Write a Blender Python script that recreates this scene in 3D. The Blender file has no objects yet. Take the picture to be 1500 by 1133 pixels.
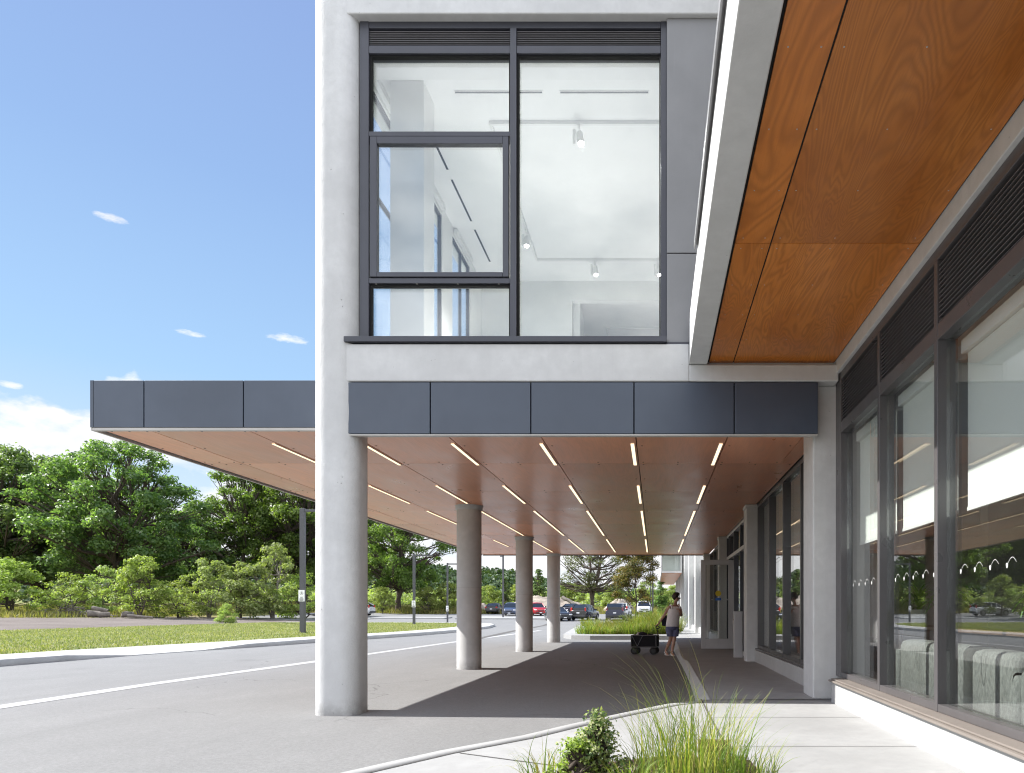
import bpy, bmesh, math, random
import numpy as np
from mathutils import Vector, Matrix
rad = math.radians
S = bpy.context.scene
COL = S.collection
RNG = np.random.default_rng(7)
random.seed(7)

H = 1.17          # eye height above the road
SW = 0.18         # sidewalk height above the road
# ------------------------------------------------------------------ node helpers
def newmat(name):
    m = bpy.data.materials.new(name); m.use_nodes = True
    nt = m.node_tree
    for n in list(nt.nodes): nt.nodes.remove(n)
    out = nt.nodes.new('ShaderNodeOutputMaterial')
    return m, nt, out
def N(nt, t, **kw):
    n = nt.nodes.new(t)
    for k, v in kw.items(): setattr(n, k, v)
    return n
def L(nt, a, b): nt.links.new(a, b)
def setin(n, **kw):
    for k, v in kw.items(): n.inputs[k.replace('_', ' ')].default_value = v
def col4(c): return (c[0], c[1], c[2], 1.0)
def coords(nt, kind='Object', scale=(1, 1, 1), rot=(0, 0, 0)):
    tc = N(nt, 'ShaderNodeTexCoord'); mp = N(nt, 'ShaderNodeMapping')
    mp.inputs['Scale'].default_value = scale; mp.inputs['Rotation'].default_value = rot
    L(nt, tc.outputs[kind], mp.inputs['Vector'])
    return mp.outputs['Vector']
def worldpos(nt, scale=(1, 1, 1)):
    g = N(nt, 'ShaderNodeNewGeometry'); mp = N(nt, 'ShaderNodeMapping')
    mp.inputs['Scale'].default_value = scale
    L(nt, g.outputs['Position'], mp.inputs['Vector'])
    return mp.outputs['Vector']
def noise(nt, vec, scale, detail=4, rough=.55, dist=0):
    n = N(nt, 'ShaderNodeTexNoise')
    n.inputs['Scale'].default_value = scale; n.inputs['Detail'].default_value = detail
    n.inputs['Roughness'].default_value = rough; n.inputs['Distortion'].default_value = dist
    L(nt, vec, n.inputs['Vector']); return n.outputs['Fac']
def ramp(nt, fac, stops):
    r = N(nt, 'ShaderNodeValToRGB'); e = r.color_ramp.elements
    while len(e) > 1: e.remove(e[-1])
    e[0].position = stops[0][0]; e[0].color = col4(stops[0][1]) if len(stops[0][1]) == 3 else stops[0][1]
    for p, c in stops[1:]:
        x = e.new(p); x.color = col4(c)
    L(nt, fac, r.inputs['Fac']); return r.outputs['Color']
def maprange(nt, v, a, b, c, d):
    m = N(nt, 'ShaderNodeMapRange'); L(nt, v, m.inputs['Value'])
    for k, x in zip(('From Min', 'From Max', 'To Min', 'To Max'), (a, b, c, d)): m.inputs[k].default_value = x
    return m.outputs['Result']
def mixc(nt, fac, a, b, mode='MIX'):
    m = N(nt, 'ShaderNodeMix', data_type='RGBA', blend_type=mode)
    if hasattr(fac, 'is_linked'): L(nt, fac, m.inputs[0])
    else: m.inputs[0].default_value = fac
    for s, v in ((m.inputs[6], a), (m.inputs[7], b)):
        if hasattr(v, 'is_linked'): L(nt, v, s)
        else: s.default_value = col4(v)
    return m.outputs[2]
def mth(nt, op, a, b=None):
    m = N(nt, 'ShaderNodeMath', operation=op)
    for i, v in enumerate((a, b)):
        if v is None: continue
        if hasattr(v, 'is_linked'): L(nt, v, m.inputs[i])
        else: m.inputs[i].default_value = v
    return m.outputs[0]
def bsdf(nt, out, color, rough=.6, metal=0, spec=.5, coat=0, coat_r=.1, bump=None, bstr=.2, bdist=.01):
    p = N(nt, 'ShaderNodeBsdfPrincipled')
    if hasattr(color, 'is_linked'): L(nt, color, p.inputs['Base Color'])
    else: p.inputs['Base Color'].default_value = col4(color)
    if hasattr(rough, 'is_linked'): L(nt, rough, p.inputs['Roughness'])
    else: p.inputs['Roughness'].default_value = rough
    p.inputs['Metallic'].default_value = metal; p.inputs['Specular IOR Level'].default_value = spec
    p.inputs['Coat Weight'].default_value = coat; p.inputs['Coat Roughness'].default_value = coat_r
    if bump is not None:
        b = N(nt, 'ShaderNodeBump'); b.inputs['Strength'].default_value = bstr; b.inputs['Distance'].default_value = bdist
        L(nt, bump, b.inputs['Height']); L(nt, b.outputs['Normal'], p.inputs['Normal'])
    L(nt, p.outputs['BSDF'], out.inputs['Surface'])
    return p
def plain(name, color, rough=.6, var=.12, scale=3.0, **kw):
    """a base colour with a little wear"""
    m, nt, out = newmat(name)
    v = worldpos(nt)
    f = noise(nt, v, scale, 5, .6)
    c = mixc(nt, maprange(nt, f, .3, .7, 0, 1), tuple(x * (1 - var) for x in color), tuple(min(1, x * (1 + var)) for x in color))
    bsdf(nt, out, c, rough, **kw); return m

# ------------------------------------------------------------------ materials
def concrete(name, base, pits=True, rough=.75, bump=.25, blot=.10, lines=(), foot=False):
    m, nt, out = newmat(name)
    v = worldpos(nt)
    n1 = noise(nt, v, 1.3, 6, .6); n2 = noise(nt, v, 9, 5, .6); n3 = noise(nt, v, 60, 3, .6)
    b = tuple(x * (1 - blot) for x in base); t = tuple(min(.9, x * (1 + blot)) for x in base)
    c = mixc(nt, maprange(nt, n1, .3, .7, 0, 1), b, t)
    c = mixc(nt, maprange(nt, n2, .35, .7, 0, .55), c, tuple(x * .86 for x in base))
    vs = worldpos(nt, (7, 7, .5)); st = noise(nt, vs, 1.0, 5, .65)
    c = mixc(nt, maprange(nt, st, .55, .8, 0, .35), c, tuple(x * .8 for x in base))
    h = mth(nt, 'ADD', mth(nt, 'MULTIPLY', n2, .5), mth(nt, 'MULTIPLY', n3, .25))
    if pits:
        vo = N(nt, 'ShaderNodeTexVoronoi'); vo.inputs['Scale'].default_value = 11; L(nt, v, vo.inputs['Vector'])
        pit = maprange(nt, vo.outputs['Distance'], .02, .075, 1, 0)
        sel = maprange(nt, noise(nt, v, 4.3, 2), .52, .60, 0, 1)
        pit = mth(nt, 'MULTIPLY', pit, sel)
        c = mixc(nt, mth(nt, 'MULTIPLY', pit, .55), c, (.12, .12, .12))
        h = mth(nt, 'SUBTRACT', h, mth(nt, 'MULTIPLY', pit, .7))
    if lines or foot:
        sz = N(nt, 'ShaderNodeSeparateXYZ'); L(nt, v, sz.inputs[0]); zz = mth(nt, 'ADD', sz.outputs[2], mth(nt, 'MULTIPLY', mth(nt, 'SUBTRACT', n2, .5), .012))
        for lv in lines:
            dl = maprange(nt, mth(nt, 'ABSOLUTE', mth(nt, 'SUBTRACT', zz, lv)), .002, .009, 1, 0)
            c = mixc(nt, mth(nt, 'MULTIPLY', dl, .20), c, tuple(x * .45 for x in base)); h = mth(nt, 'ADD', h, mth(nt, 'MULTIPLY', dl, .6))
        if foot:
            ft = mth(nt, 'MULTIPLY', maprange(nt, zz, .0, .22, .6, 0), maprange(nt, n2, .35, .6, .2, 1)); c = mixc(nt, ft, c, (.16, .15, .14))
    bsdf(nt, out, c, rough, bump=h, bstr=bump, bdist=.012); return m

def asphalt_mat(name, base, warm=0):
    m, nt, out = newmat(name)
    v = worldpos(nt)
    big = noise(nt, worldpos(nt, (.5, .16, 1)), 1.0, 6, .62, 1.2)
    mid = noise(nt, worldpos(nt, (1.1, .7, 1)), 1.7, 6, .65, .6); fine = noise(nt, v, 140, 3, .7)
    b = tuple(x * .90 for x in base); t = tuple(x * 1.09 for x in base)
    gr = noise(nt, v, 42, 4, .75)
    c = mixc(nt, maprange(nt, big, .3, .7, 0, 1), b, t)
    c = mixc(nt, maprange(nt, mid, .52, .72, 0, .4), c, tuple(x * 1.3 for x in base))
    c = mixc(nt, maprange(nt, noise(nt, worldpos(nt, (2.2, .25, 1)), .8, 5, .6), .56, .72, 0, .22), c, tuple(x * .65 for x in base))
    c = mixc(nt, maprange(nt, gr, .35, .68, .55, 0), c, tuple(x * .45 for x in base))
    c = mixc(nt, maprange(nt, fine, .38, .68, 0, .65), c, tuple(x * .62 for x in base))
    sp = N(nt, 'ShaderNodeTexVoronoi'); sp.inputs['Scale'].default_value = 38; L(nt, v, sp.inputs['Vector'])
    c = mixc(nt, mth(nt, 'MULTIPLY', maprange(nt, sp.outputs['Distance'], .05, .16, 1, 0), .35), c, tuple(min(.8, x * 2.0) for x in base))
    wv = N(nt, 'ShaderNodeVectorMath', operation='ADD'); nv_ = N(nt, 'ShaderNodeTexNoise'); nv_.inputs['Scale'].default_value = 1.3; nv_.inputs['Detail'].default_value = 5
    L(nt, v, nv_.inputs['Vector']); L(nt, v, wv.inputs[0]); L(nt, nv_.outputs['Color'], wv.inputs[1])
    ck = N(nt, 'ShaderNodeTexVoronoi', feature='DISTANCE_TO_EDGE'); ck.inputs['Scale'].default_value = .21; L(nt, wv.outputs[0], ck.inputs['Vector'])
    crack = mth(nt, 'MULTIPLY', maprange(nt, ck.outputs['Distance'], .0008, .0032, 1, 0), maprange(nt, noise(nt, v, .25, 3), .46, .56, 0, .75))
    c = mixc(nt, crack, c, tuple(x * .3 for x in base))
    oil = N(nt, 'ShaderNodeTexVoronoi'); oil.inputs['Scale'].default_value = .33; L(nt, wv.outputs[0], oil.inputs['Vector'])
    c = mixc(nt, mth(nt, 'MULTIPLY', maprange(nt, oil.outputs['Distance'], .03, .13, 1, 0), .38), c, tuple(x * .45 for x in base))
    h = mth(nt, 'ADD', fine, mth(nt, 'MULTIPLY', mid, .5))
    bsdf(nt, out, c, .85, bump=h, bstr=.35, bdist=.01); return m

def ground_mat(name, cols, s1=.35, s2=5, bump=.5):
    m, nt, out = newmat(name)
    v = worldpos(nt)
    a = noise(nt, v, s1, 6, .62); b = noise(nt, v, s2, 5, .65); d = noise(nt, v, s2 * 9, 3, .7)
    f = mth(nt, 'ADD', mth(nt, 'MULTIPLY', a, .5), mth(nt, 'ADD', mth(nt, 'MULTIPLY', b, .3), mth(nt, 'MULTIPLY', d, .2)))
    n = len(cols)
    c = ramp(nt, f, [(.33 + .34 * i / (n - 1), cols[i]) for i in range(n)])
    bsdf(nt, out, c, .9, spec=.15, bump=mth(nt, 'ADD', b, d), bstr=bump, bdist=.05); return m

def wood_mat(name, c_dark, c_mid, c_light, rough, coat, grain=1.0, spec=.5):
    m, nt, out = newmat(name)
    tc = N(nt, 'ShaderNodeTexCoord'); oi = N(nt, 'ShaderNodeObjectInfo')
    off = N(nt, 'ShaderNodeVectorMath', operation='SCALE'); off.inputs[0].default_value = (37, 23, 51)
    L(nt, oi.outputs['Random'], off.inputs['Scale'])
    add = N(nt, 'ShaderNodeVectorMath', operation='ADD'); L(nt, tc.outputs['Object'], add.inputs[0]); L(nt, off.outputs[0], add.inputs[1])
    def mp(s):
        q = N(nt, 'ShaderNodeMapping'); q.inputs['Scale'].default_value = s; L(nt, add.outputs[0], q.inputs['Vector']); return q.outputs['Vector']
    f = noise(nt, mp((2.0, .34, 1)), 1.0, 3, .45, 1.1)
    # rotary-cut rings: iso-lines of the stretched noise
    rings = mth(nt, 'MULTIPLY', f, 36 * min(1, grain * 1.2))
    r1 = mth(nt, 'ABSOLUTE', mth(nt, 'SUBTRACT', mth(nt, 'FRACT', rings), .5))     # 0..0.5
    streak = noise(nt, mp((70, 2.2, 1)), 1.0, 4, .7)
    cloud = noise(nt, mp((2.2, 1.0, 1)), 1.1, 5, .6, .4)
    c = ramp(nt, cloud, [(.28, c_dark), (.5, c_mid), (.72, c_light)])
    c = mixc(nt, maprange(nt, r1, .04, .40, .52 * min(grain, 1), 0), c, tuple(x * .55 for x in c_dark))
    c = mixc(nt, maprange(nt, streak, .45, .75, 0, .45), c, tuple(x * .68 for x in c_mid))
    tint = maprange(nt, oi.outputs['Random'], 0, 1, .82, 1.10)
    tv = N(nt, 'ShaderNodeCombineColor')
    for i in range(3): L(nt, tint, tv.inputs[i])
    c = mixc(nt, 1.0, c, tv.outputs[0], 'MULTIPLY')
    rr = maprange(nt, cloud, .3, .7, rough * .8, rough * 1.25)
    bsdf(nt, out, c, rr, coat=coat, coat_r=.16, spec=spec, bump=streak, bstr=.04, bdist=.004); return m

def glass_mat(name, tint=(.93, .97, .95), f0=.10, rough=0.0):
    m, nt, out = newmat(name)
    g = N(nt, 'ShaderNodeNewGeometry')
    d = N(nt, 'ShaderNodeVectorMath', operation='DOT_PRODUCT'); L(nt, g.outputs['Incoming'], d.inputs[0]); L(nt, g.outputs['Normal'], d.inputs[1])
    c = mth(nt, 'ABSOLUTE', d.outputs['Value'])
    k = mth(nt, 'POWER', mth(nt, 'SUBTRACT', 1.0, c), 5.0)
    F = mth(nt, 'ADD', f0, mth(nt, 'MULTIPLY', k, 1 - f0))
    t = N(nt, 'ShaderNodeBsdfTransparent'); t.inputs['Color'].default_value = col4(tint)
    gl = N(nt, 'ShaderNodeBsdfGlossy'); gl.inputs['Roughness'].default_value = rough; gl.inputs['Color'].default_value = (1, 1, 1, 1)
    b = N(nt, 'ShaderNodeBump'); b.inputs['Strength'].default_value = .03; b.inputs['Distance'].default_value = .004
    L(nt, noise(nt, worldpos(nt), 1.2, 2), b.inputs['Height']); L(nt, b.outputs['Normal'], gl.inputs['Normal'])
    mx = N(nt, 'ShaderNodeMixShader'); L(nt, F, mx.inputs[0]); L(nt, t.outputs[0], mx.inputs[1]); L(nt, gl.outputs[0], mx.inputs[2])
    L(nt, mx.outputs[0], out.inputs['Surface']); return m

def leaf_mat(name, cols, trans=.35, rough=.55):
    m, nt, out = newmat(name)
    g = N(nt, 'ShaderNodeNewGeometry'); oi = N(nt, 'ShaderNodeObjectInfo')
    c = ramp(nt, g.outputs['Random Per Island'], [(i / (len(cols) - 1), x) for i, x in enumerate(cols)])
    cl = noise(nt, worldpos(nt), .55, 3, .6)
    c = mixc(nt, maprange(nt, cl, .35, .65, 0, .5), c, tuple(x * .75 for x in cols[0]))
    hs = N(nt, 'ShaderNodeHueSaturation'); L(nt, c, hs.inputs['Color'])
    L(nt, maprange(nt, oi.outputs['Random'], 0, 1, .8, 1.2), hs.inputs['Value'])
    L(nt, maprange(nt, oi.outputs['Random'], 0, 1, .487, .513), hs.inputs['Hue'])
    p = N(nt, 'ShaderNodeBsdfPrincipled'); L(nt, hs.outputs[0], p.inputs['Base Color']); p.inputs['Roughness'].default_value = rough
    p.inputs['Specular IOR Level'].default_value = .35
    t = N(nt, 'ShaderNodeBsdfTranslucent')
    tc = mixc(nt, 1.0, hs.outputs[0], (1.5, 1.7, .6), 'MULTIPLY'); L(nt, tc, t.inputs['Color'])
    mx = N(nt, 'ShaderNodeMixShader'); mx.inputs[0].default_value = trans
    L(nt, p.outputs[0], mx.inputs[1]); L(nt, t.outputs[0], mx.inputs[2]); L(nt, mx.outputs[0], out.inputs['Surface']); return m

def emit_mat(name, color, strength):
    m, nt, out = newmat(name)
    e = N(nt, 'ShaderNodeEmission'); e.inputs['Color'].default_value = col4(color); e.inputs['Strength'].default_value = strength
    L(nt, e.outputs[0], out.inputs['Surface']); return m

def fabric_mat(name, a, b, scale=90, rough=.9, aniso=(1, 1, .35)):
    m, nt, out = newmat(name)
    v = coords(nt, 'Object', aniso)
    f = noise(nt, v, scale, 4, .75); g = noise(nt, v, scale * .12, 3, .6)
    c = mixc(nt, maprange(nt, f, .32, .68, 0, 1), a, b)
    c = mixc(nt, maprange(nt, g, .4, .7, 0, .3), c, a)
    bsdf(nt, out, c, rough, spec=.2, bump=f, bstr=.4, bdist=.004); return m

def blind_mat():
    m, nt, out = newmat('roller_blind_cloth')
    d = N(nt, 'ShaderNodeBsdfDiffuse'); t = N(nt, 'ShaderNodeBsdfTranslucent')
    f = noise(nt, worldpos(nt), 260, 2)
    c = mixc(nt, maprange(nt, f, .3, .7, 0, 1), (.80, .81, .78), (.88, .89, .86))
    L(nt, c, d.inputs['Color']); t.inputs['Color'].default_value = (.85, .87, .83, 1)
    mx = N(nt, 'ShaderNodeMixShader'); mx.inputs[0].default_value = .10
    L(nt, d.outputs[0], mx.inputs[1]); L(nt, t.outputs[0], mx.inputs[2]); L(nt, mx.outputs[0], out.inputs['Surface']); return m

def paint_mat(name, color, rough=.25):
    m, nt, out = newmat(name)
    f = noise(nt, worldpos(nt), 3, 4)
    r = maprange(nt, f, .3, .7, rough, rough + .12)
    bsdf(nt, out, color, r, metal=.15, coat=.8, coat_r=.06); return m

def metal_panel(name, base, rough, metal=.0, spec=.5):
    m, nt, out = newmat(name)
    v = worldpos(nt)
    f = noise(nt, v, .9, 5, .6); s = noise(nt, worldpos(nt, (30, 30, 1.2)), 1, 3)
    c = mixc(nt, maprange(nt, f, .3, .7, 0, 1), tuple(x * .88 for x in base), tuple(x * 1.12 for x in base))
    c = mixc(nt, maprange(nt, s, .6, .8, 0, .15), c, tuple(x * 1.5 for x in base))
    r = maprange(nt, noise(nt, v, 6, 4), .3, .7, rough * .85, rough * 1.15)
    bsdf(nt, out, c, r, metal=metal, spec=spec, bump=f, bstr=.03, bdist=.02); return m

M = {}
M['concrete'] = concrete('cast_concrete', (.60, .60, .595))
M['column'] = concrete('column_concrete', (.47, .468, .46), bump=.3, blot=.14, lines=(1.63,), foot=True)
M['corner'] = concrete('corner_column_concrete', (.60, .60, .595), bump=.95, blot=.12, foot=True)
M['plinth'] = concrete('plinth_concrete', (.43, .43, .425), pits=False, bump=.3, blot=.08)
M['pilaster'] = concrete('pilaster_concrete', (.58, .575, .565), bump=.4)
M['sidewalk'] = concrete('sidewalk_concrete', (.318, .319, .316), pits=False, rough=.85, bump=.35, blot=.12)
M['kerb'] = concrete('kerb_concrete', (.42, .42, .41), pits=False, rough=.85, bump=.5, blot=.14)
M['joint'] = plain('joint_dark', (.09, .085, .08), .9)
M['asphalt'] = asphalt_mat('asphalt', (.236, .236, .234))
M['lane'] = concrete('lane_band_paint', (.40, .40, .40), pits=False, rough=.8, bump=.3, blot=.10)
M['lawn'] = ground_mat('lawn_ground', [(.10, .14, .04), (.16, .19, .06), (.23, .23, .09), (.29, .26, .13)], .16, 3)
M['meadow'] = ground_mat('meadow_ground', [(.10, .12, .035), (.16, .17, .05), (.24, .20, .09), (.30, .26, .13)], .2, 4)
M['gravel'] = ground_mat('gravel_ground', [(.12, .10, .09), (.18, .155, .14), (.24, .21, .19)], .3, 8)
M['soil'] = ground_mat('bed_soil', [(.03, .02, .015), (.06, .04, .03), (.10, .07, .05)], 3, 30)
M['rock'] = ground_mat('rubble_rock', [(.16, .13, .11), (.30, .26, .22), (.42, .38, .33)], .9, 6)
M['fascia'] = metal_panel('fascia_metal', (.060, .076, .106), .34, spec=.5)
M['panel'] = metal_panel('grey_wall_metal', (.22, .22, .225), .42)
M['frame'] = metal_panel('dark_window_metal', (.050, .052, .066), .38)
M['framegrey'] = metal_panel('storefront_metal', (.085, .080, .082), .32, spec=.6)
M['sill'] = metal_panel('sill_metal', (.20, .175, .155), .42)
M['louver'] = metal_panel('louver_metal', (.17, .16, .165), .45)
M['black'] = plain('black_gap', (.006, .006, .006), .9)
M['trim'] = metal_panel('light_edge_metal', (.45, .43, .40), .4)
M['alu'] = metal_panel('door_metal', (.52, .515, .52), .4, spec=.5)
M['wood'] = wood_mat('orange_veneer', (.48, .142, .020), (.575, .190, .031), (.65, .235, .046), .38, .14, .78)
M['woodc'] = wood_mat('canopy_veneer', (.70, .285, .150), (.79, .345, .190), (.85, .395, .225), .34, .14, .22, .45)
M['glass'] = glass_mat('window_glass', (.965, .985, .972))
M['glassup'] = glass_mat('upper_window_glass', (.955, .98, .985), .065)
M['white'] = plain('white_plaster', (.80, .80, .79), .8, .03)
M['ceil'] = plain('ceiling_plaster', (.83, .83, .825), .85, .02)
M['lobby'] = plain('lobby_plaster', (.30, .29, .27), .8, .08)
M['lobbyfloor'] = plain('lobby_carpet', (.075, .070, .066), .9, .2, 20)
M['upfloor'] = plain('upper_room_boards', (.74, .73, .71), .6, .08)
M['blind'] = blind_mat()
M['sofa'] = fabric_mat('sofa_cloth', (.095, .100, .094), (.25, .258, .245), 60)
M['sofadark'] = fabric_mat('sofa_band_cloth', (.03, .032, .03), (.07, .075, .07), 80)
M['bark'] = plain('tree_bark', (.075, .058, .045), .95, .35, 6)
M['barkpale'] = plain('pale_bark', (.16, .14, .12), .95, .3, 6)
M['strip'] = emit_mat('strip_light_glow', (1.0, .77, .50), .75)
M['spot'] = emit_mat('spotlight_glow', (1.0, .97, .92), 10)
M['trackw'] = plain('white_track_metal', (.75, .75, .74), .4, .03)
M['slot'] = plain('air_slot_black', (.012, .02, .026), .6)
M['pole'] = metal_panel('lamp_pole_metal', (.075, .075, .085), .45)
M['signw'] = plain('sign_white', (.85, .85, .85), .5, .02)
M['ink'] = plain('sign_black', (.02, .02, .02), .6)
M['signy'] = plain('sign_yellow', (.62, .46, .01), .5)
M['signb'] = plain('sign_blue', (.04, .14, .46), .5)
M['decal'] = plain('white_decal', (.50, .50, .49), .6, .02)
M['tyre'] = plain('tyre_rubber', (.018, .018, .018), .85)
M['rim'] = metal_panel('wheel_rim_metal', (.45, .45, .46), .3, metal=.8)
M['autoglass'] = plain('car_window_glass', (.012, .016, .020), .06, spec=.8)
M['headlight'] = plain('headlight_glass', (.75, .77, .80), .08, spec=.8)
M['taillight'] = plain('tail_light_red', (.50, .02, .015), .15)
M['plate'] = plain('number_plate_white', (.75, .76, .78), .4)
M['plastic'] = plain('black_plastic', (.025, .025, .027), .55)
M['wagonframe'] = metal_panel('wagon_frame_metal', (.13, .13, .135), .4)
M['ceiling2'] = plain('lobby_ceiling_plaster', (.78, .78, .76), .85, .03)
M['cloth'] = fabric_mat('wagon_black_cloth', (.010, .010, .012), (.022, .022, .026), 60)
M['skin'] = plain('skin', (.46, .26, .19), .5, .06, 20)
M['hair'] = plain('dark_hair', (.028, .016, .012), .6, .4, 60)
M['shirt'] = fabric_mat('tank_top_cloth', (.80, .76, .77), (.88, .85, .86), 40)
M['shoe'] = plain('sandal_white', (.8, .79, .76), .6)
M['bag'] = fabric_mat('bag_cloth', (.015, .015, .022), (.035, .035, .05), 60)
M['pot'] = plain('white_pot_glaze', (.80, .80, .78), .35, .03)
M['oak'] = plain('table_wood', (.12, .07, .04), .5)
M['leafA'] = leaf_mat('broad_leaves', [(.080, .140, .055), (.130, .205, .075), (.185, .265, .098), (.26, .335, .145)], .5, .40)
M['leafE'] = leaf_mat('light_tree_leaves', [(.085, .14, .035), (.135, .21, .05), (.19, .27, .07), (.26, .33, .11)], .5, .42)
M['leafB'] = leaf_mat('shrub_leaves', [(.20, .26, .07), (.27, .34, .09), (.34, .40, .12), (.40, .44, .16)], .42)
M['leafC'] = leaf_mat('olive_leaves', [(.22, .27, .11), (.29, .34, .14), (.36, .40, .18)], .42)
M['leafD'] = leaf_mat('autumn_leaves', [(.05, .08, .02), (.10, .11, .025), (.24, .13, .03), (.16, .16, .04), (.30, .20, .05)], .3)
M['leafS'] = leaf_mat('pale_leaves', [(.10, .13, .05), (.15, .18, .075), (.20, .22, .10)], .35)
M['leafH'] = leaf_mat('hill_leaves', [(.055, .105, .045), (.075, .13, .052), (.10, .16, .065)], .2)
M['leafP'] = leaf_mat('house_plant_leaves', [(.07, .20, .03), (.12, .30, .05), (.22, .42, .10)], .35)
M['leafY'] = leaf_mat('variegated_leaves', [(.10, .17, .06), (.16, .24, .09), (.34, .38, .18), (.55, .54, .30)], .3)
M['blade'] = leaf_mat('grass_blades', [(.10, .17, .03), (.17, .25, .05), (.25, .31, .075), (.36, .35, .11), (.46, .39, .17)], .4)
M['bladebed'] = leaf_mat('bed_grass_blades', [(.08, .14, .02), (.15, .19, .03), (.26, .24, .05), (.34, .24, .06)], .4)
M['bladedry'] = leaf_mat('meadow_blades', [(.16, .17, .045), (.25, .23, .08), (.36, .30, .13), (.14, .18, .04)], .35)
M['bladelawn'] = leaf_mat('lawn_blades', [(.14, .18, .06), (.22, .24, .09), (.31, .30, .14), (.42, .38, .21)], .3)

def shorts_mat():
    m, nt, out = newmat('striped_shorts_cloth')
    v = coords(nt, 'Object'); w = N(nt, 'ShaderNodeTexWave', bands_direction='Z'); w.inputs['Scale'].default_value = 14
    w.inputs['Distortion'].default_value = 1.5; L(nt, v, w.inputs['Vector'])
    bsdf(nt, out, mixc(nt, maprange(nt, w.outputs['Fac'], .4, .6, 0, 1), (.07, .075, .16), (.20, .21, .32)), .9, spec=.1); return m
M['shorts'] = shorts_mat()

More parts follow.
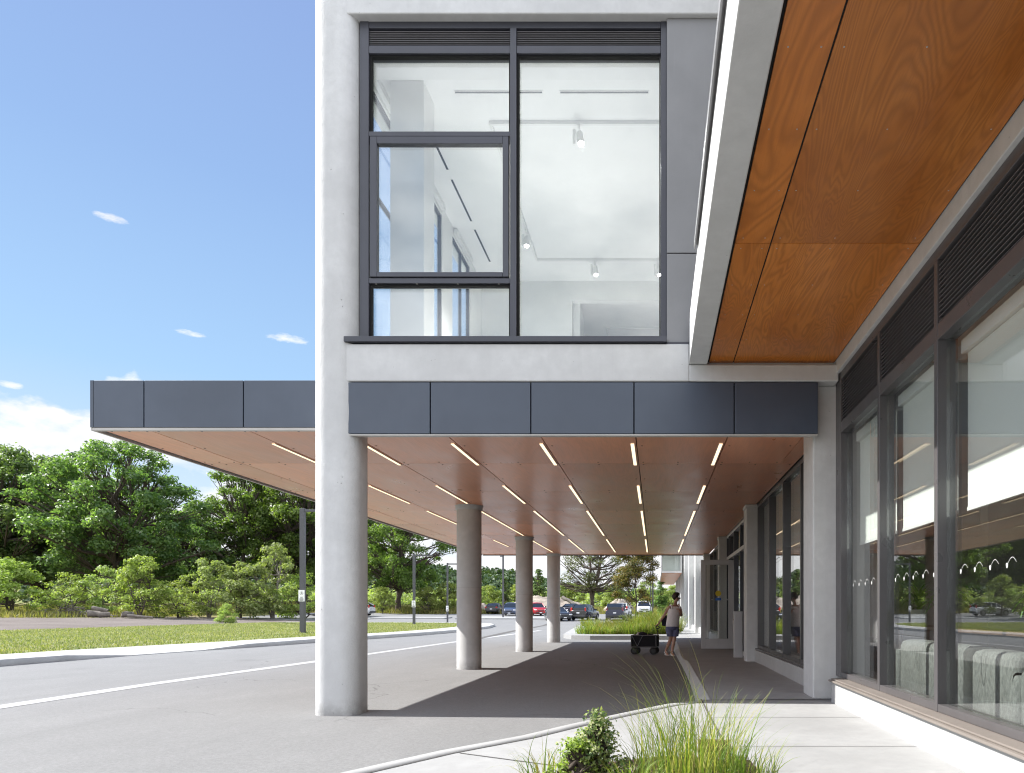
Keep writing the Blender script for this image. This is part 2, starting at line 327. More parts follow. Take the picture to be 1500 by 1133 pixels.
# ------------------------------------------------------------------ objects
def tag(o, label=None, cat=None, group=None, kind='thing'):
    if label: o['label'] = label
    if cat: o['category'] = cat
    if group: o['group'] = group
    if kind: o['kind'] = kind
    return o
def thing(name, label, cat, loc=(0, 0, 0), rz=0, group=None):
    o = bpy.data.objects.new(name, None); COL.objects.link(o)
    o.location = loc; o.rotation_euler = (0, 0, rz); o.empty_display_size = .2
    return tag(o, label, cat, group)
class MB:
    def __init__(self): self.v = []; self.f = []; self.m = []; self.sm = []
    def add(self, vs, fs, mat=0, smooth=False):
        o = len(self.v); self.v += [tuple(map(float, x)) for x in vs]
        for f in fs: self.f.append([i + o for i in f]); self.m.append(mat); self.sm.append(smooth)
        return self
    def box(self, x0, x1, y0, y1, z0, z1, mat=0):
        if x1 < x0: x0, x1 = x1, x0
        if y1 < y0: y0, y1 = y1, y0
        if z1 < z0: z0, z1 = z1, z0
        vs = [(x0, y0, z0), (x1, y0, z0), (x1, y1, z0), (x0, y1, z0), (x0, y0, z1), (x1, y0, z1), (x1, y1, z1), (x0, y1, z1)]
        return self.add(vs, [(0, 3, 2, 1), (4, 5, 6, 7), (0, 1, 5, 4), (1, 2, 6, 5), (2, 3, 7, 6), (3, 0, 4, 7)], mat)
    def obox(self, c, s, R, mat=0):
        """box of size s centred at c turned by matrix R"""
        vs = [Vector(c) + R @ Vector((a * s[0] / 2, b * s[1] / 2, d * s[2] / 2)) for d in (-1, 1) for a, b in ((-1, -1), (1, -1), (1, 1), (-1, 1))]
        return self.add(vs, [(0, 3, 2, 1), (4, 5, 6, 7), (0, 1, 5, 4), (1, 2, 6, 5), (2, 3, 7, 6), (3, 0, 4, 7)], mat)
    def prism(self, poly, z0, z1, mat=0, sides=None):
        n = len(poly)
        a = sum(poly[i][0] * poly[(i + 1) % n][1] - poly[(i + 1) % n][0] * poly[i][1] for i in range(n))
        if a < 0: poly = poly[::-1]
        vs = [(x, y, z0) for x, y in poly] + [(x, y, z1) for x, y in poly]
        self.add(vs, [tuple(range(n - 1, -1, -1)), tuple(range(n, 2 * n))], mat)
        return self.add(vs, [(i, (i + 1) % n, n + (i + 1) % n, n + i) for i in range(n)], mat if sides is None else sides)
    def tube(self, pts, rs, n=8, mat=0, cap=True, smooth=True):
        pts = [Vector(p) for p in pts]
        if not hasattr(rs, '__len__'): rs = [rs] * len(pts)
        rings = []; up = Vector((0, 0, 1))
        prev = None
        for i, p in enumerate(pts):
            t = (pts[min(i + 1, len(pts) - 1)] - pts[max(i - 1, 0)])
            t = t.normalized() if t.length > 1e-9 else Vector((0, 0, 1))
            if prev is None:
                a = t.cross(up if abs(t.z) < .95 else Vector((1, 0, 0))).normalized()
            else:
                a = (prev - t * prev.dot(t)).normalized()
            prev = a; b = t.cross(a)
            rings.append([p + (a * math.cos(2 * math.pi * k / n) + b * math.sin(2 * math.pi * k / n)) * rs[i] for k in range(n)])
        vs = [q for r in rings for q in r]
        fs = [(i * n + k, i * n + (k + 1) % n, (i + 1) * n + (k + 1) % n, (i + 1) * n + k) for i in range(len(pts) - 1) for k in range(n)]
        self.add(vs, fs, mat, smooth)
        if cap:
            self.add(rings[0], [tuple(range(n - 1, -1, -1))], mat); self.add(rings[-1], [tuple(range(n))], mat)
        return self
    def lathe(self, c, prof, n=24, mat=0, smooth=True):
        vs = [(c[0] + r * math.cos(2 * math.pi * k / n), c[1] + r * math.sin(2 * math.pi * k / n), c[2] + z) for r, z in prof for k in range(n)]
        fs = [(i * n + k, i * n + (k + 1) % n, (i + 1) * n + (k + 1) % n, (i + 1) * n + k) for i in range(len(prof) - 1) for k in range(n)]
        return self.add(vs, fs, mat, smooth)
    def disc(self, c, r, n=20, axis='y', mat=0, half=None):
        vs = []
        for k in range(n):
            a = 2 * math.pi * k / n; u, w = r * math.cos(a), r * math.sin(a)
            vs.append((c[0] + u, c[1], c[2] + w) if axis == 'y' else (c[0], c[1] + u, c[2] + w) if axis == 'x' else (c[0] + u, c[1] + w, c[2]))
        return self.add(vs, [tuple(range(n))], mat)
    def loft(self, rings, mat=0, smooth=True, cap=True, matf=None):
        n = len(rings[0]); vs = [p for r in rings for p in r]; fs = []
        o = len(self.v); self.v += [tuple(map(float, x)) for x in vs]
        for i in range(len(rings) - 1):
            for k in range(n):
                self.f.append([o + i * n + k, o + i * n + (k + 1) % n, o + (i + 1) * n + (k + 1) % n, o + (i + 1) * n + k])
                self.m.append(mat if matf is None else matf(i, k)); self.sm.append(smooth)
        if cap:
            for base, rev in ((0, True), ((len(rings) - 1) * n, False)):
                idx = [o + base + k for k in range(n)]
                self.f.append(idx[::-1] if rev else idx); self.m.append(mat); self.sm.append(False)
        return self
    def build(self, name, mats, parent=None, bevel=0, origin=None, seg=2, label=None):
        me = bpy.data.meshes.new(name)
        vs = self.v
        if origin is not None: vs = [(x - origin[0], y - origin[1], z - origin[2]) for x, y, z in vs]
        me.from_pydata(vs, [], self.f)
        for mt in (mats if isinstance(mats, (list, tuple)) else [mats]): me.materials.append(M[mt] if isinstance(mt, str) else mt)
        me.polygons.foreach_set('material_index', self.m); me.polygons.foreach_set('use_smooth', self.sm)
        me.update()
        o = bpy.data.objects.new(name, me); COL.objects.link(o)
        if origin is not None: o.location = origin
        if parent is not None: o.parent = parent
        if bevel:
            b = o.modifiers.new('edge', 'BEVEL'); b.width = bevel; b.segments = seg; b.limit_method = 'ANGLE'; b.angle_limit = rad(40)
        if label: o['label'] = label
        return o
def raw(name, V, F, mat, parent=None, smooth=False, loc=None):
    """mesh from numpy arrays: V (n,3), F (m,3|4)"""
    me = bpy.data.meshes.new(name); k = F.shape[1]
    me.vertices.add(len(V)); me.vertices.foreach_set('co', np.asarray(V, np.float32).ravel())
    me.loops.add(F.size); me.loops.foreach_set('vertex_index', F.astype(np.int32).ravel())
    me.polygons.add(len(F)); me.polygons.foreach_set('loop_start', np.arange(0, F.size, k, dtype=np.int32))
    try: me.polygons.foreach_set('loop_total', np.full(len(F), k, dtype=np.int32))
    except Exception: pass
    if smooth: me.polygons.foreach_set('use_smooth', np.ones(len(F), bool))
    me.materials.append(M[mat] if isinstance(mat, str) else mat); me.update(calc_edges=True); me.validate()
    o = bpy.data.objects.new(name, me); COL.objects.link(o)
    if parent is not None: o.parent = parent
    if loc is not None: o.location = loc
    return o
def copy_tree(o, parent=None):
    c = o.copy(); COL.objects.link(c); c.parent = parent
    for ch in list(o.children): copy_tree(ch, c)
    return c
def sway(a, b, n, amp=.1, seed=0):
    r = random.Random(seed); a = Vector(a); b = Vector(b); out = []
    for i in range(n + 1):
        t = i / n; p = a.lerp(b, t); k = amp * math.sin(math.pi * t)
        out.append(p + Vector((r.uniform(-k, k), r.uniform(-k, k), r.uniform(-k, k) * .4)))
    return out
# ------------------------------------------------------------------ camera, sun, sky
cam = bpy.data.cameras.new('camera'); cam.lens = 24; cam.sensor_width = 36; cam.sensor_fit = 'HORIZONTAL'
cam.shift_x = -210 / 1500; cam.shift_y = 328.5 / 1500; cam.clip_end = 6000; cam.clip_start = .05
co = bpy.data.objects.new('camera', cam); COL.objects.link(co)
co.location = (0, 0, H); co.rotation_euler = (rad(90), 0, 0); S.camera = co
SUN_EL = 43.0
sl = bpy.data.lights.new('sun', 'SUN'); sl.energy = 3.8; sl.angle = rad(.5); sl.color = (1, .97, .925)
so = bpy.data.objects.new('sun', sl); COL.objects.link(so)
sd = Vector((-math.cos(rad(SUN_EL)), .035, math.sin(rad(SUN_EL)))).normalized()   # towards the sun
so.rotation_euler = sd.to_track_quat('Z', 'Y').to_euler(); so.location = (-40, 0, 60)

W = bpy.data.worlds.new('World'); S.world = W; W.use_nodes = True
nt = W.node_tree
for n in list(nt.nodes): nt.nodes.remove(n)
wo = N(nt, 'ShaderNodeOutputWorld'); bg = N(nt, 'ShaderNodeBackground'); bg.inputs['Strength'].default_value = .15
sky = N(nt, 'ShaderNodeTexSky', sky_type='NISHITA'); sky.sun_disc = False
sky.sun_elevation = rad(SUN_EL); sky.sun_rotation = rad(-90); sky.altitude = 100
sky.air_density = 1.15; sky.dust_density = .35; sky.ozone_density = 2.2
tc = N(nt, 'ShaderNodeTexCoord'); sp = N(nt, 'ShaderNodeSeparateXYZ'); L(nt, tc.outputs['Generated'], sp.inputs[0])
az = mth(nt, 'ARCTAN2', sp.outputs[0], sp.outputs[1]); el = mth(nt, 'ARCSINE', sp.outputs[2])
cv = N(nt, 'ShaderNodeCombineXYZ'); L(nt, az, cv.inputs[0]); L(nt, el, cv.inputs[1])
def cmap(sx, sy, ox=0, oy=0):
    q = N(nt, 'ShaderNodeMapping'); q.inputs['Scale'].default_value = (sx, sy, 1); q.inputs['Location'].default_value = (ox, oy, .3)
    L(nt, cv.outputs[0], q.inputs['Vector']); return q.outputs['Vector']
def bump1(v, a, b, c, d):   # 0->1 over a..b, 1->0 over c..d
    return mth(nt, 'MULTIPLY', maprange(nt, v, a, b, 0, 1), maprange(nt, v, c, d, 1, 0))
cum = noise(nt, cmap(5, 9), 1.6, 8, .58)
top = mth(nt, 'ADD', mth(nt, 'MULTIPLY', noise(nt, cmap(7, 3, 3.4, 1), 1.2, 4), .15), .160)
belt = maprange(nt, mth(nt, 'SUBTRACT', mth(nt, 'ADD', top, mth(nt, 'MULTIPLY', mth(nt, 'SUBTRACT', cum, .5), .16)), el), -.002, .016, 0, 1)     # low bank of cloud
lowc = mth(nt, 'MULTIPLY', maprange(nt, cum, .36, .50, 0, 1), belt)
wis = noise(nt, cmap(7, 34, 2, 5), 1.3, 7, .62)
w1 = mth(nt, 'MULTIPLY', maprange(nt, wis, .53, .68, 0, .9), bump1(el, .21, .26, .32, .36))
def puff(a0, e0, sa, se):
    sa *= .72; se *= .8
    x = mth(nt, 'DIVIDE', mth(nt, 'SUBTRACT', az, a0), sa); y = mth(nt, 'DIVIDE', mth(nt, 'SUBTRACT', el, e0), se)
    r = mth(nt, 'ADD', mth(nt, 'MULTIPLY', x, x), mth(nt, 'MULTIPLY', y, y))
    r = mth(nt, 'ADD', r, mth(nt, 'MULTIPLY', mth(nt, 'SUBTRACT', noise(nt, cmap(22, 60), 1.8, 6, .65), .5), 5.0))
    return maprange(nt, r, -.3, 1.2, .8, 0)
pf = [puff(-.757, .236, .012, .004), puff(-.674, .423, .020, .005), puff(-.495, .338, .035, .006), puff(-.60, .324, .020, .004)]
cl = lowc
for q in pf: cl = mth(nt, 'MAXIMUM', cl, q)
# clear blue ahead, whiter towards the horizon, unseen bright cloud added behind the camera to fill the shaded facade
grad = ramp(nt, mth(nt, 'MULTIPLY', el, 2 / math.pi), [(0.0, (2.15, 2.28, 2.5)), (.07, (1.72, 2.02, 2.48)), (.18, (1.04, 1.63, 2.38)), (.32, (.80, 1.25, 2.10)), (.48, (.72, 1.02, 1.90)), (1.0, (.55, .85, 1.8))])
skyc = mixc(nt, .92, sky.outputs[0], grad)
cloudcol = mixc(nt, maprange(nt, noise(nt, cmap(9, 16, 1, 2), 2, 5), .35, .65, 0, 1), (2.55, 2.6, 2.75), (3.1, 3.1, 3.12))
front = mixc(nt, cl, skyc, cloudcol)
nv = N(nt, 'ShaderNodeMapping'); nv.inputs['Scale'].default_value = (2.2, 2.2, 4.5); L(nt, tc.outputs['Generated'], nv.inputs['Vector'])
rear_fill = mth(nt, 'MULTIPLY', maprange(nt, sp.outputs[1], .05, -.35, 0, 1), maprange(nt, noise(nt, nv.outputs[0], 1.4, 7, .6), .38, .55, .15, 1))
rear_fill = mth(nt, 'MULTIPLY', rear_fill, maprange(nt, el, -.02, .06, 0, 1))
L(nt, mixc(nt, rear_fill, front, (6.2, 6.4, 6.9)), bg.inputs['Color']); L(nt, bg.outputs[0], wo.inputs['Surface'])
S.view_settings.view_transform = 'Standard'; S.view_settings.look = 'None'
S.view_settings.exposure = 1.34; S.view_settings.gamma = 1
C = S.cycles
S.render.engine = 'CYCLES'
C.use_denoising = True
try: C.denoiser = 'OPENIMAGEDENOISE'; C.denoising_input_passes = 'RGB_ALBEDO_NORMAL'
except Exception: pass
C.max_bounces = 9; C.diffuse_bounces = 5; C.glossy_bounces = 5; C.transmission_bounces = 6; C.transparent_max_bounces = 24
C.caustics_reflective = False; C.caustics_refractive = False; C.sample_clamp_indirect = 6
C.use_adaptive_sampling = True; C.adaptive_threshold = .006; C.filter_width = 1.15

# ------------------------------------------------------------------ ground
def gz(x, y):
    x = np.asarray(x, float); y = np.asarray(y, float)
    return .025 * np.clip(y - 66, 0, 60) + .035 * np.clip(-x - 34, 0, 30)
def gz1(x, y): return float(gz(x, y))
def grid(name, xs, ys, dz, mat, keep=None):
    X, Y = np.meshgrid(np.array(xs, float), np.array(ys, float), indexing='ij')
    V = np.stack([X, Y, gz(X, Y) + dz], -1).reshape(-1, 3)
    nx, ny = X.shape; I = np.arange(nx * ny).reshape(nx, ny)
    F = np.stack([I[:-1, :-1], I[1:, :-1], I[1:, 1:], I[:-1, 1:]], -1).reshape(-1, 4)
    if keep is not None:
        c = V[F].mean(1); F = F[keep(c[:, 0], c[:, 1])]
    return tag(raw(name, V, F, mat), kind='structure')
R = lambda a, b, s: list(range(a, b + 1, s))
grid('ground', [-3000, -1500, -700, -300, -150] + R(-100, 60, 2) + [120, 300, 800, 1500, 3000],
     [-1500, -500, -120] + R(-40, 140, 2) + [200, 300, 500, 900, 1600, 4000], 0, 'meadow')
grid('parking_lot', R(-60, 40, 2), R(-40, 94, 2), .012, 'asphalt',
     lambda x, y: ((x > -34) | ((y > 70) & (x > -44))))
grid('gravel_track', R(-60, -34, 2), R(-30, 86, 2), .008, 'gravel',
     lambda x, y: (x > -52 + np.clip(y - 50, 0, 99) * .16) & (y < 70))
# far kerb, walkway and lawn
KP = [(-13.7, -30, .15), (-13.7, 8, .15), (-13.65, 14.2, .15), (-13.6, 15.8, .14), (-13.45, 17.5, .03), (-13.1, 19.8, .03),
      (-12.75, 21.5, .13), (-12.3, 24.6, .15), (-11.8, 27.2, .15), (-11.1, 31, .15), (-10.75, 34.5, .15), (-10.65, 39, .15), (-11.0, 45, .15),
      (-12.0, 51, .15), (-13.2, 55, .15), (-15.5, 58.2, .15), (-20, 60.5, .15), (-33.9, 63, .15)]
def offs(P, d):
    out = []
    for i, p in enumerate(P):
        a = P[max(i - 1, 0)]; b = P[min(i + 1, len(P) - 1)]
        t = Vector((b[0] - a[0], b[1] - a[1])).normalized(); nrm = Vector((-t.y, t.x))
        out.append((p[0] + nrm.x * d, p[1] + nrm.y * d))
    return out
def band(name, rows, mat, kind='structure'):
    """rows: list of lists of 3D points (same length) joined crosswise"""
    V = np.array(rows, float); n, k, _ = V.shape; I = np.arange(n * k).reshape(n, k)
    F = np.stack([I[:-1, :-1], I[1:, :-1], I[1:, 1:], I[:-1, 1:]], -1).reshape(-1, 4)
    o = raw(name, V.reshape(-1, 3), F, mat); 
    if kind: tag(o, kind=kind)
    return o
o2 = offs(KP, .16); o3 = offs(KP, 1.75)
band('kerb', [[(p[0], p[1], 0), (p[0] - .0, p[1], p[2]), (a[0], a[1], p[2] + .002), (a[0], a[1], -.02)] for p, a in zip(KP, o2)], 'kerb')
band('far_sidewalk', [[(a[0], a[1], p[2] - .003), (b[0], b[1], .15), (b[0] - .02, b[1], .0)] for p, a, b in zip(KP, o2, o3)], 'sidewalk')
lawn = MB(); lp = [(b[0] + .005, b[1]) for b in o3]
lawn.prism(lp + [(-34, 62.6), (-34, -30)], .0, .142)
tag(lawn.build('lawn', 'lawn'), kind='structure')
# lane band and tar seam
lb = [(-7.5, -12), (-7.6, 4), (-7.72, 8), (-7.80, 10.7), (-7.6, 15.2), (-7.3, 24.9), (-6.9, 33), (-6.6, 40)]
lo = offs(lb, .30)
band('lane_marking', [[(p[0], p[1], .016), (a[0], a[1], .016)] for p, a in zip(lb, lo)], 'lane')
ts = [(-7.15, 28.2), (-7.5, 33), (-7.95, 39), (-8.2, 46), (-8.6, 54), (-9.5, 62)]
to = offs(ts, .34)
band('road_seam', [[(p[0], p[1], .020), (a[0], a[1], .020)] for p, a in zip(ts, to)], 'joint')
# raised concrete strips in the parking lot
def slab(name, poly, h, mat='sidewalk', base=0):
    m = MB(); zs = [gz1(*p) for p in poly]
    n = len(poly); vs = [(p[0], p[1], z - .05 + base) for p, z in zip(poly, zs)] + [(p[0], p[1], z + h + base) for p, z in zip(poly, zs)]
    m.add(vs, [tuple(range(n, 2 * n))] + [(i, (i + 1) % n, n + (i + 1) % n, n + i) for i in range(n)])
    return tag(m.build(name, mat), kind='structure')
slab('parking_island', [(-22, 75), (-9.2, 74), (-8.2, 76), (-8.6, 80), (-21, 81)], .14)
slab('parking_island', [(-32, 76.6), (-23.5, 76), (-23.5, 79), (-32, 80)], .13)

# near sidewalk: flat apron, joints, kerb and the stretch under the canopy
EDGE = [(-4.2, -6), (-3.9, -2), (-3.3, 1.0), (-2.55, 3.1), (-1.93, 4.19), (-1.545, 4.83), (-1.08, 5.41), (-.763, 5.96), (-.368, 6.57), (.10, 7.25), (.42, 7.52), (.50, 7.60)]
ap = MB(); inner = offs(EDGE, -.17)
ap.prism([(x, y) for x, y in inner[:-1]] + [(.52, 7.6), (2.3, 7.6), (2.3, -6)], .0, SW)
tag(ap.build('sidewalk', 'sidewalk'), kind='structure')
band('kerb', [[(p[0] - .03, p[1], 0), (p[0], p[1], SW - .02), (p[0] + .02, p[1], SW + .001), (a[0] - .012, a[1] - .002, SW + .001), (a[0] - .012, a[1] - .002, SW - .05)] for p, a in zip(EDGE, inner)], 'sidewalk')
jt = MB(); JZ = SW + .0042
jl = offs(EDGE, -.165); jr = offs(EDGE, -.18)
for i in range(len(EDGE) - 2):
    jt.add([(*jl[i], JZ), (*jl[i + 1], JZ), (*jr[i + 1], JZ), (*jr[i], JZ)], [(0, 1, 2, 3)])
def jline(a, b, w=.012):
    a = Vector(a); b = Vector(b); t = (b - a).normalized(); q = Vector((-t.y, t.x)) * w / 2
    jt.add([(*(a + q), JZ), (*(b + q), JZ), (*(b - q), JZ), (*(a - q), JZ)], [(0, 1, 2, 3)])
jline((.51, 7.6), (.51, 5.05), .018); jline((.52, 4.97), (1.90, 4.97), .009); jline((.52, 6.32), (1.90, 6.32), .009); jline((.75, 3.62), (1.90, 3.62), .009)
jline((-1.36, 4.74), (-.62, 4.34)); jline((.51, 7.555), (1.95, 7.555), .02)
tag(jt.build('sidewalk_joint', 'joint'), kind='structure')
KE = [(7.6, .50, .62, .18), (9.0, .53, .64, .18), (10.6, .56, .645, .18), (12.4, .57, .66, .18), (13.6, .57, .668, .17), (14.2, .565, .655, .15), (14.8, .56, .625, .13),
      (16, .556, .62, .125), (17.5, .55, .64, .125), (20, .54, .70, .125), (22, .57, .72, .13), (24.0, .6, .74, .15), (26.4, .6, .74, .17), (27.2, .6, .74, .18)]
band('kerb', [[(a - .012, y, 0), (a, y, h * .5), (b - .02, y, h - .012), (b, y, h + .001), (b + .004, y, h - .03)] for y, a, b, h in KE], 'kerb')
band('sidewalk', [[(b + .003, y, h), (1.2, y, h + .004), (2.34, y, h + .004)] for y, a, b, h in KE], 'sidewalk')
slab('sidewalk', [(.74, 27.2), (2.34, 27.2), (2.34, 66), (.74, 66)], .18)
BED = [(.735, 27.2), (.735, 58), (-5.6, 58), (-5.3, 48), (-4.6, 38), (-4.15, 32), (-3.9, 29), (-3.4, 27.6), (-2.6, 27.2)]
slab('sidewalk', BED, .18)
BI = [(.45, 28.5), (.45, 57), (-4.6, 57), (-4.2, 48), (-3.5, 38), (-3.0, 32), (-2.75, 29.5), (-2.3, 28.5)]
sl_ = MB(); sl_.prism(BI, .15, .186); tag(sl_.build('planting_soil', 'soil'), kind='structure')
FB = [(-.95, 2.2), (-.80, 3.3), (-.55, 4.30), (.05, 4.62), (.62, 4.50), (.70, 3.0), (.55, 2.0)]
fb = MB(); fb.prism(FB, .10, SW + .008); tag(fb.build('planting_soil', 'soil'), kind='structure')
# ------------------------------------------------------------------ entrance canopy
SOF = 3.26
can = thing('entrance_canopy', 'flat entrance canopy with dark metal edge and veneer soffit on round columns', 'canopy', (-2.2, 16, 0))
can_loc = Vector((-2.2, 16, 0))
def cbuild(mb, name, mats, parent=None, **kw):
    o = mb.build(name, mats, parent or can, **kw)
    if 'origin' in kw and kw['origin'] is not None: o.location = Vector(kw['origin']) - can_loc
    else: o.location = -can_loc
    return o
SX = [-6.44, -5.86, -4.72, -3.6, -2.483, -1.374, -.2355, .871, 1.985]
SY = [7.88, 9.68, 11.95, 14.25, 16.5, 18.8, 21.1, 23.4, 25.42]
core = MB(); core.box(-6.43, -3.76, 7.86, 25.43, SOF + .03, 3.80); core.box(-3.76, 1.77, 7.62, 25.43, SOF + .03, 3.68); core.box(1.771, 1.99, 8.2, 25.43, SOF + .03, 3.68)
cbuild(core, 'roof_deck', 'black')
for i in range(8):
    for j in range(8):
        y0 = SY[j] if not (j == 0 and i >= 3) else 7.615
        x0, x1, y1 = SX[i] + .006, SX[i + 1] - .006, SY[j + 1]
        if i == 0: x0 += .035
        if i == 7 and j == 0: x1 = 1.77
        m = MB(); cx, cy = (x0 + x1) / 2, (y0 + y1) / 2
        m.box(x0, x1, y0 + .0025, y1 - .0025, SOF, SOF + .022)
        for sx in (x0 + .06, cx, x1 - .06):
            for sy in (y0 + .08, cy, y1 - .08):
                if abs(sx - cx) < .01 and abs(sy - cy) < .01: continue
                m.lathe((sx, sy, SOF - .003), [(.0, 0), (.011, 0), (.013, .0035)], 8, 1)
        cbuild(m, 'soffit_panel', ['woodc', 'bark'], origin=(cx, cy, SOF))
m = MB(); m.box(1.776, 1.979, 8.195, 9.674, SOF, SOF + .022); cbuild(m, 'soffit_panel', 'woodc', origin=(1.88, 8.9, SOF))
# dark metal edge
LF = [-6.45, -5.86, -4.72, -3.76]
for a, b in zip(LF, LF[1:]):
    m = MB(); m.box(a + .006, b - .006, 7.82, 7.858, SOF - .0 + .012, 3.81); cbuild(m, 'fascia_panel', 'fascia', bevel=.004)
m = MB(); m.box(-6.45, -3.77, 7.825, 7.875, SOF - .022, SOF + .008); cbuild(m, 'edge_trim', 'trim')
RF = [-3.45, -2.483, -1.374, -.2355, .871, 1.80]
for a, b in zip(RF, RF[1:]):
    m = MB(); m.box(a + .006, b - .006, 7.53, 7.572, 3.125, 3.69); cbuild(m, 'fascia_panel', 'fascia', bevel=.004)
m = MB(); m.box(-3.44, 1.79, 7.535, 7.610, 3.104, 3.120); cbuild(m, 'edge_trim', 'trim')
m = MB(); m.box(-3.44, 1.79, 7.576, 7.612, 3.122, 3.66); cbuild(m, 'edge_backing', 'black')
m = MB(); m.box(-6.475, -6.435, 7.82, 25.45, SOF + .012, 3.81); cbuild(m, 'fascia_panel', 'fascia')
m = MB(); m.box(-6.475, -6.447, 7.83, 25.44, SOF - .022, SOF + .008); cbuild(m, 'edge_trim', 'trim')
m = MB(); m.box(-6.43, 1.99, 25.435, 25.47, SOF - .035, 3.70); cbuild(m, 'fascia_panel', 'framegrey')

ORD = ['first', 'second', 'third', 'fourth', 'fifth', 'sixth']
SEG = [(8.53, 9.77), (11.40, 13.26), (14.30, 18.90), (20.0, 24.3)]
for si, sx in enumerate(SX[2:8]):
    for sj, (a, b) in enumerate(SEG):
        if sj == 3 and si == 0: a, b = 20.2, 22.2
        if sj == 2 and si == 0: b = 17.0
        c = (sx - .052, (a + b) / 2, SOF - .004)
        t = thing('strip_light', f'strip light in {ORD[si]} line from the road side, {ORD[sj]} from the canopy edge', 'ceiling light', c, 0, 'strip lights in the canopy soffit')
        m = MB(); m.box(-.022, .022, a - c[1], b - c[1], -.004, .0015); m.build('diffuser', 'strip', t)
        m = MB(); m.box(-.030, -.0225, a - c[1] - .008, b - c[1] + .008, -.006, .002); m.box(.0225, .030, a - c[1] - .008, b - c[1] + .008, -.006, .002)
        m.build('frame', 'trim', t)
# round columns
lab = ['concrete column in the row beyond the big corner column, nearest of the three', 'round concrete column between the nearest and the farthest canopy columns', 'round concrete column at the far edge of the canopy']
for k, y in enumerate((13.62, 19.4, 25.08)):
    t = thing('concrete_column', 'round ' * (k == 0) + lab[k], 'column', (-3.715 - .01 * k, y, 0), 0, 'round columns under the canopy')
    m = MB(); r = .24
    m.lathe((0, 0, 0), [(r + .006, 0), (r + .004, .02), (r, .03), (r, 1.62), (r - .003, 1.63), (r, 1.64), (r, SOF - .09)], 48); m.build('shaft', 'column', t)
    m = MB(); m.lathe((0, 0, 0), [(r, SOF - .09), (r + .022, SOF - .085), (r + .022, SOF - .012), (r + .035, SOF - .010), (r + .035, SOF - .001)], 48); m.build('collar', 'column', t)

# ------------------------------------------------------------------ main building
bl = thing('office_building', 'concrete and glass office building whose upper room and veneer overhang meet the canopy', 'building', (0, 0, 0))
YF = 7.52
Zb = 3.70; ZB1 = .395 * YF + H       # beam bottom / top
def part(mb, name, mats, **kw):
    p = kw.pop('parent', bl); return mb.build(name, mats, p, **kw)
# corner column: rounded square, slightly rough formwork joints
def rsq(cx, cy, hw, hd, r, n=7):
    P = []
    for qx, qy, a0 in ((1, 1, 0), (-1, 1, 90), (-1, -1, 180), (1, -1, 270)):
        for k in range(n + 1):
            a = rad(a0 + 90 * k / n); P.append((cx + qx * (hw - r) + r * math.cos(a), cy + qy * (hd - r) + r * math.sin(a)))
    return P
m = MB(); rings = []
zs = [0, .01] + [i * .12 for i in range(1, 75)]
rr = random.Random(3)
wob = [rr.uniform(-.003, .003) for _ in zs]
for z, w in zip(zs, wob):
    d = w * .25
    for lvl in (3.35, 4.28, 5.9, 7.2, 1.65):
        if abs(z - lvl) < .07: d += .002
    rings.append([(x, y, z) for x, y in rsq(-3.555, 7.745, .243 + d, .243 + d, .165)])
m.loft(rings); part(m, 'corner_column', 'corner')
# front beams
m = MB(); m.box(-3.445, .372, YF, YF + .40, Zb, ZB1 - .03); m.box(.372, 2.02, YF, YF + .40, Zb, 3.885)
part(m, 'beam', 'concrete', bevel=.012)
zt = .875 * YF + H
m = MB(); m.box(-3.445, .95, YF, YF + .40, zt, zt + .9); part(m, 'beam', 'concrete', bevel=.012)
# grey metal wall panels beside the window
pz = H + (895 - 373) / 1000 * 7.6
m = MB(); m.box(.128, .86, 7.575, 7.62, ZB1 + .01, pz - .006); part(m, 'wall_panel', 'panel', bevel=.003)
m = MB(); m.box(.128, .86, 7.575, 7.62, pz + .006, zt - .012); part(m, 'wall_panel', 'panel', bevel=.003)
m = MB(); m.box(.12, .87, 7.625, 7.8, ZB1 - .02, zt - .001); part(m, 'wall_backing', 'black')
m = MB(); m.box(.128, .86, 7.555, 7.574, ZB1 - .028, ZB1 + .006); part(m, 'flashing', 'frame')
# upper window
YW = 7.62
def ux(px, Y=YW): return (px - 960) / 1000 * Y
def uz(py, Y=YW): return H + (895 - py) / 1000 * Y
def ubox(mb, px0, px1, py0, py1, ya, yb, mat=0): mb.box(ux(px0), ux(px1), ya, yb, uz(py1), uz(py0), mat)
uw = bpy.data.objects.new('upper_window', None); COL.objects.link(uw); uw.parent = bl
m = MB()
ubox(m, 527, 540, 31, 494, YW, YW + .14)                       # jambs
ubox(m, 968, 977, 31, 494, YW, YW + .14)
ubox(m, 540.2, 967.8, 30, 41, YW + .004, YW + .14)                 # head
ubox(m, 747.2, 756.5, 41.2, 494, YW - .004, YW + .14)            # mullion
for a, b in ((540.2, 747), (756.7, 967.8)): ubox(m, a, b, 66.5, 78, YW + .002, YW + .14)
ubox(m, 540.2, 747, 192.5, 199.5, YW + .002, YW + .14); ubox(m, 540.2, 747, 407.5, 415, YW + .002, YW + .14)
part(m, 'frame', 'frame', parent=uw, bevel=.004)
m = MB()
for (x0, x1, y0, y1) in ((540.2, 747, 200, 407),):
    ubox(m, 542.3, 552.5, 201, 406.3, YW - .012, YW + .06); ubox(m, 736.6, 745, 201, 406.3, YW - .012, YW + .06)
    ubox(m, 552.7, 736.4, 201, 211.5, YW - .012, YW + .06); ubox(m, 552.7, 736.4, 399.5, 406.3, YW - .012, YW + .06)
part(m, 'sash', 'frame', parent=uw, bevel=.004)
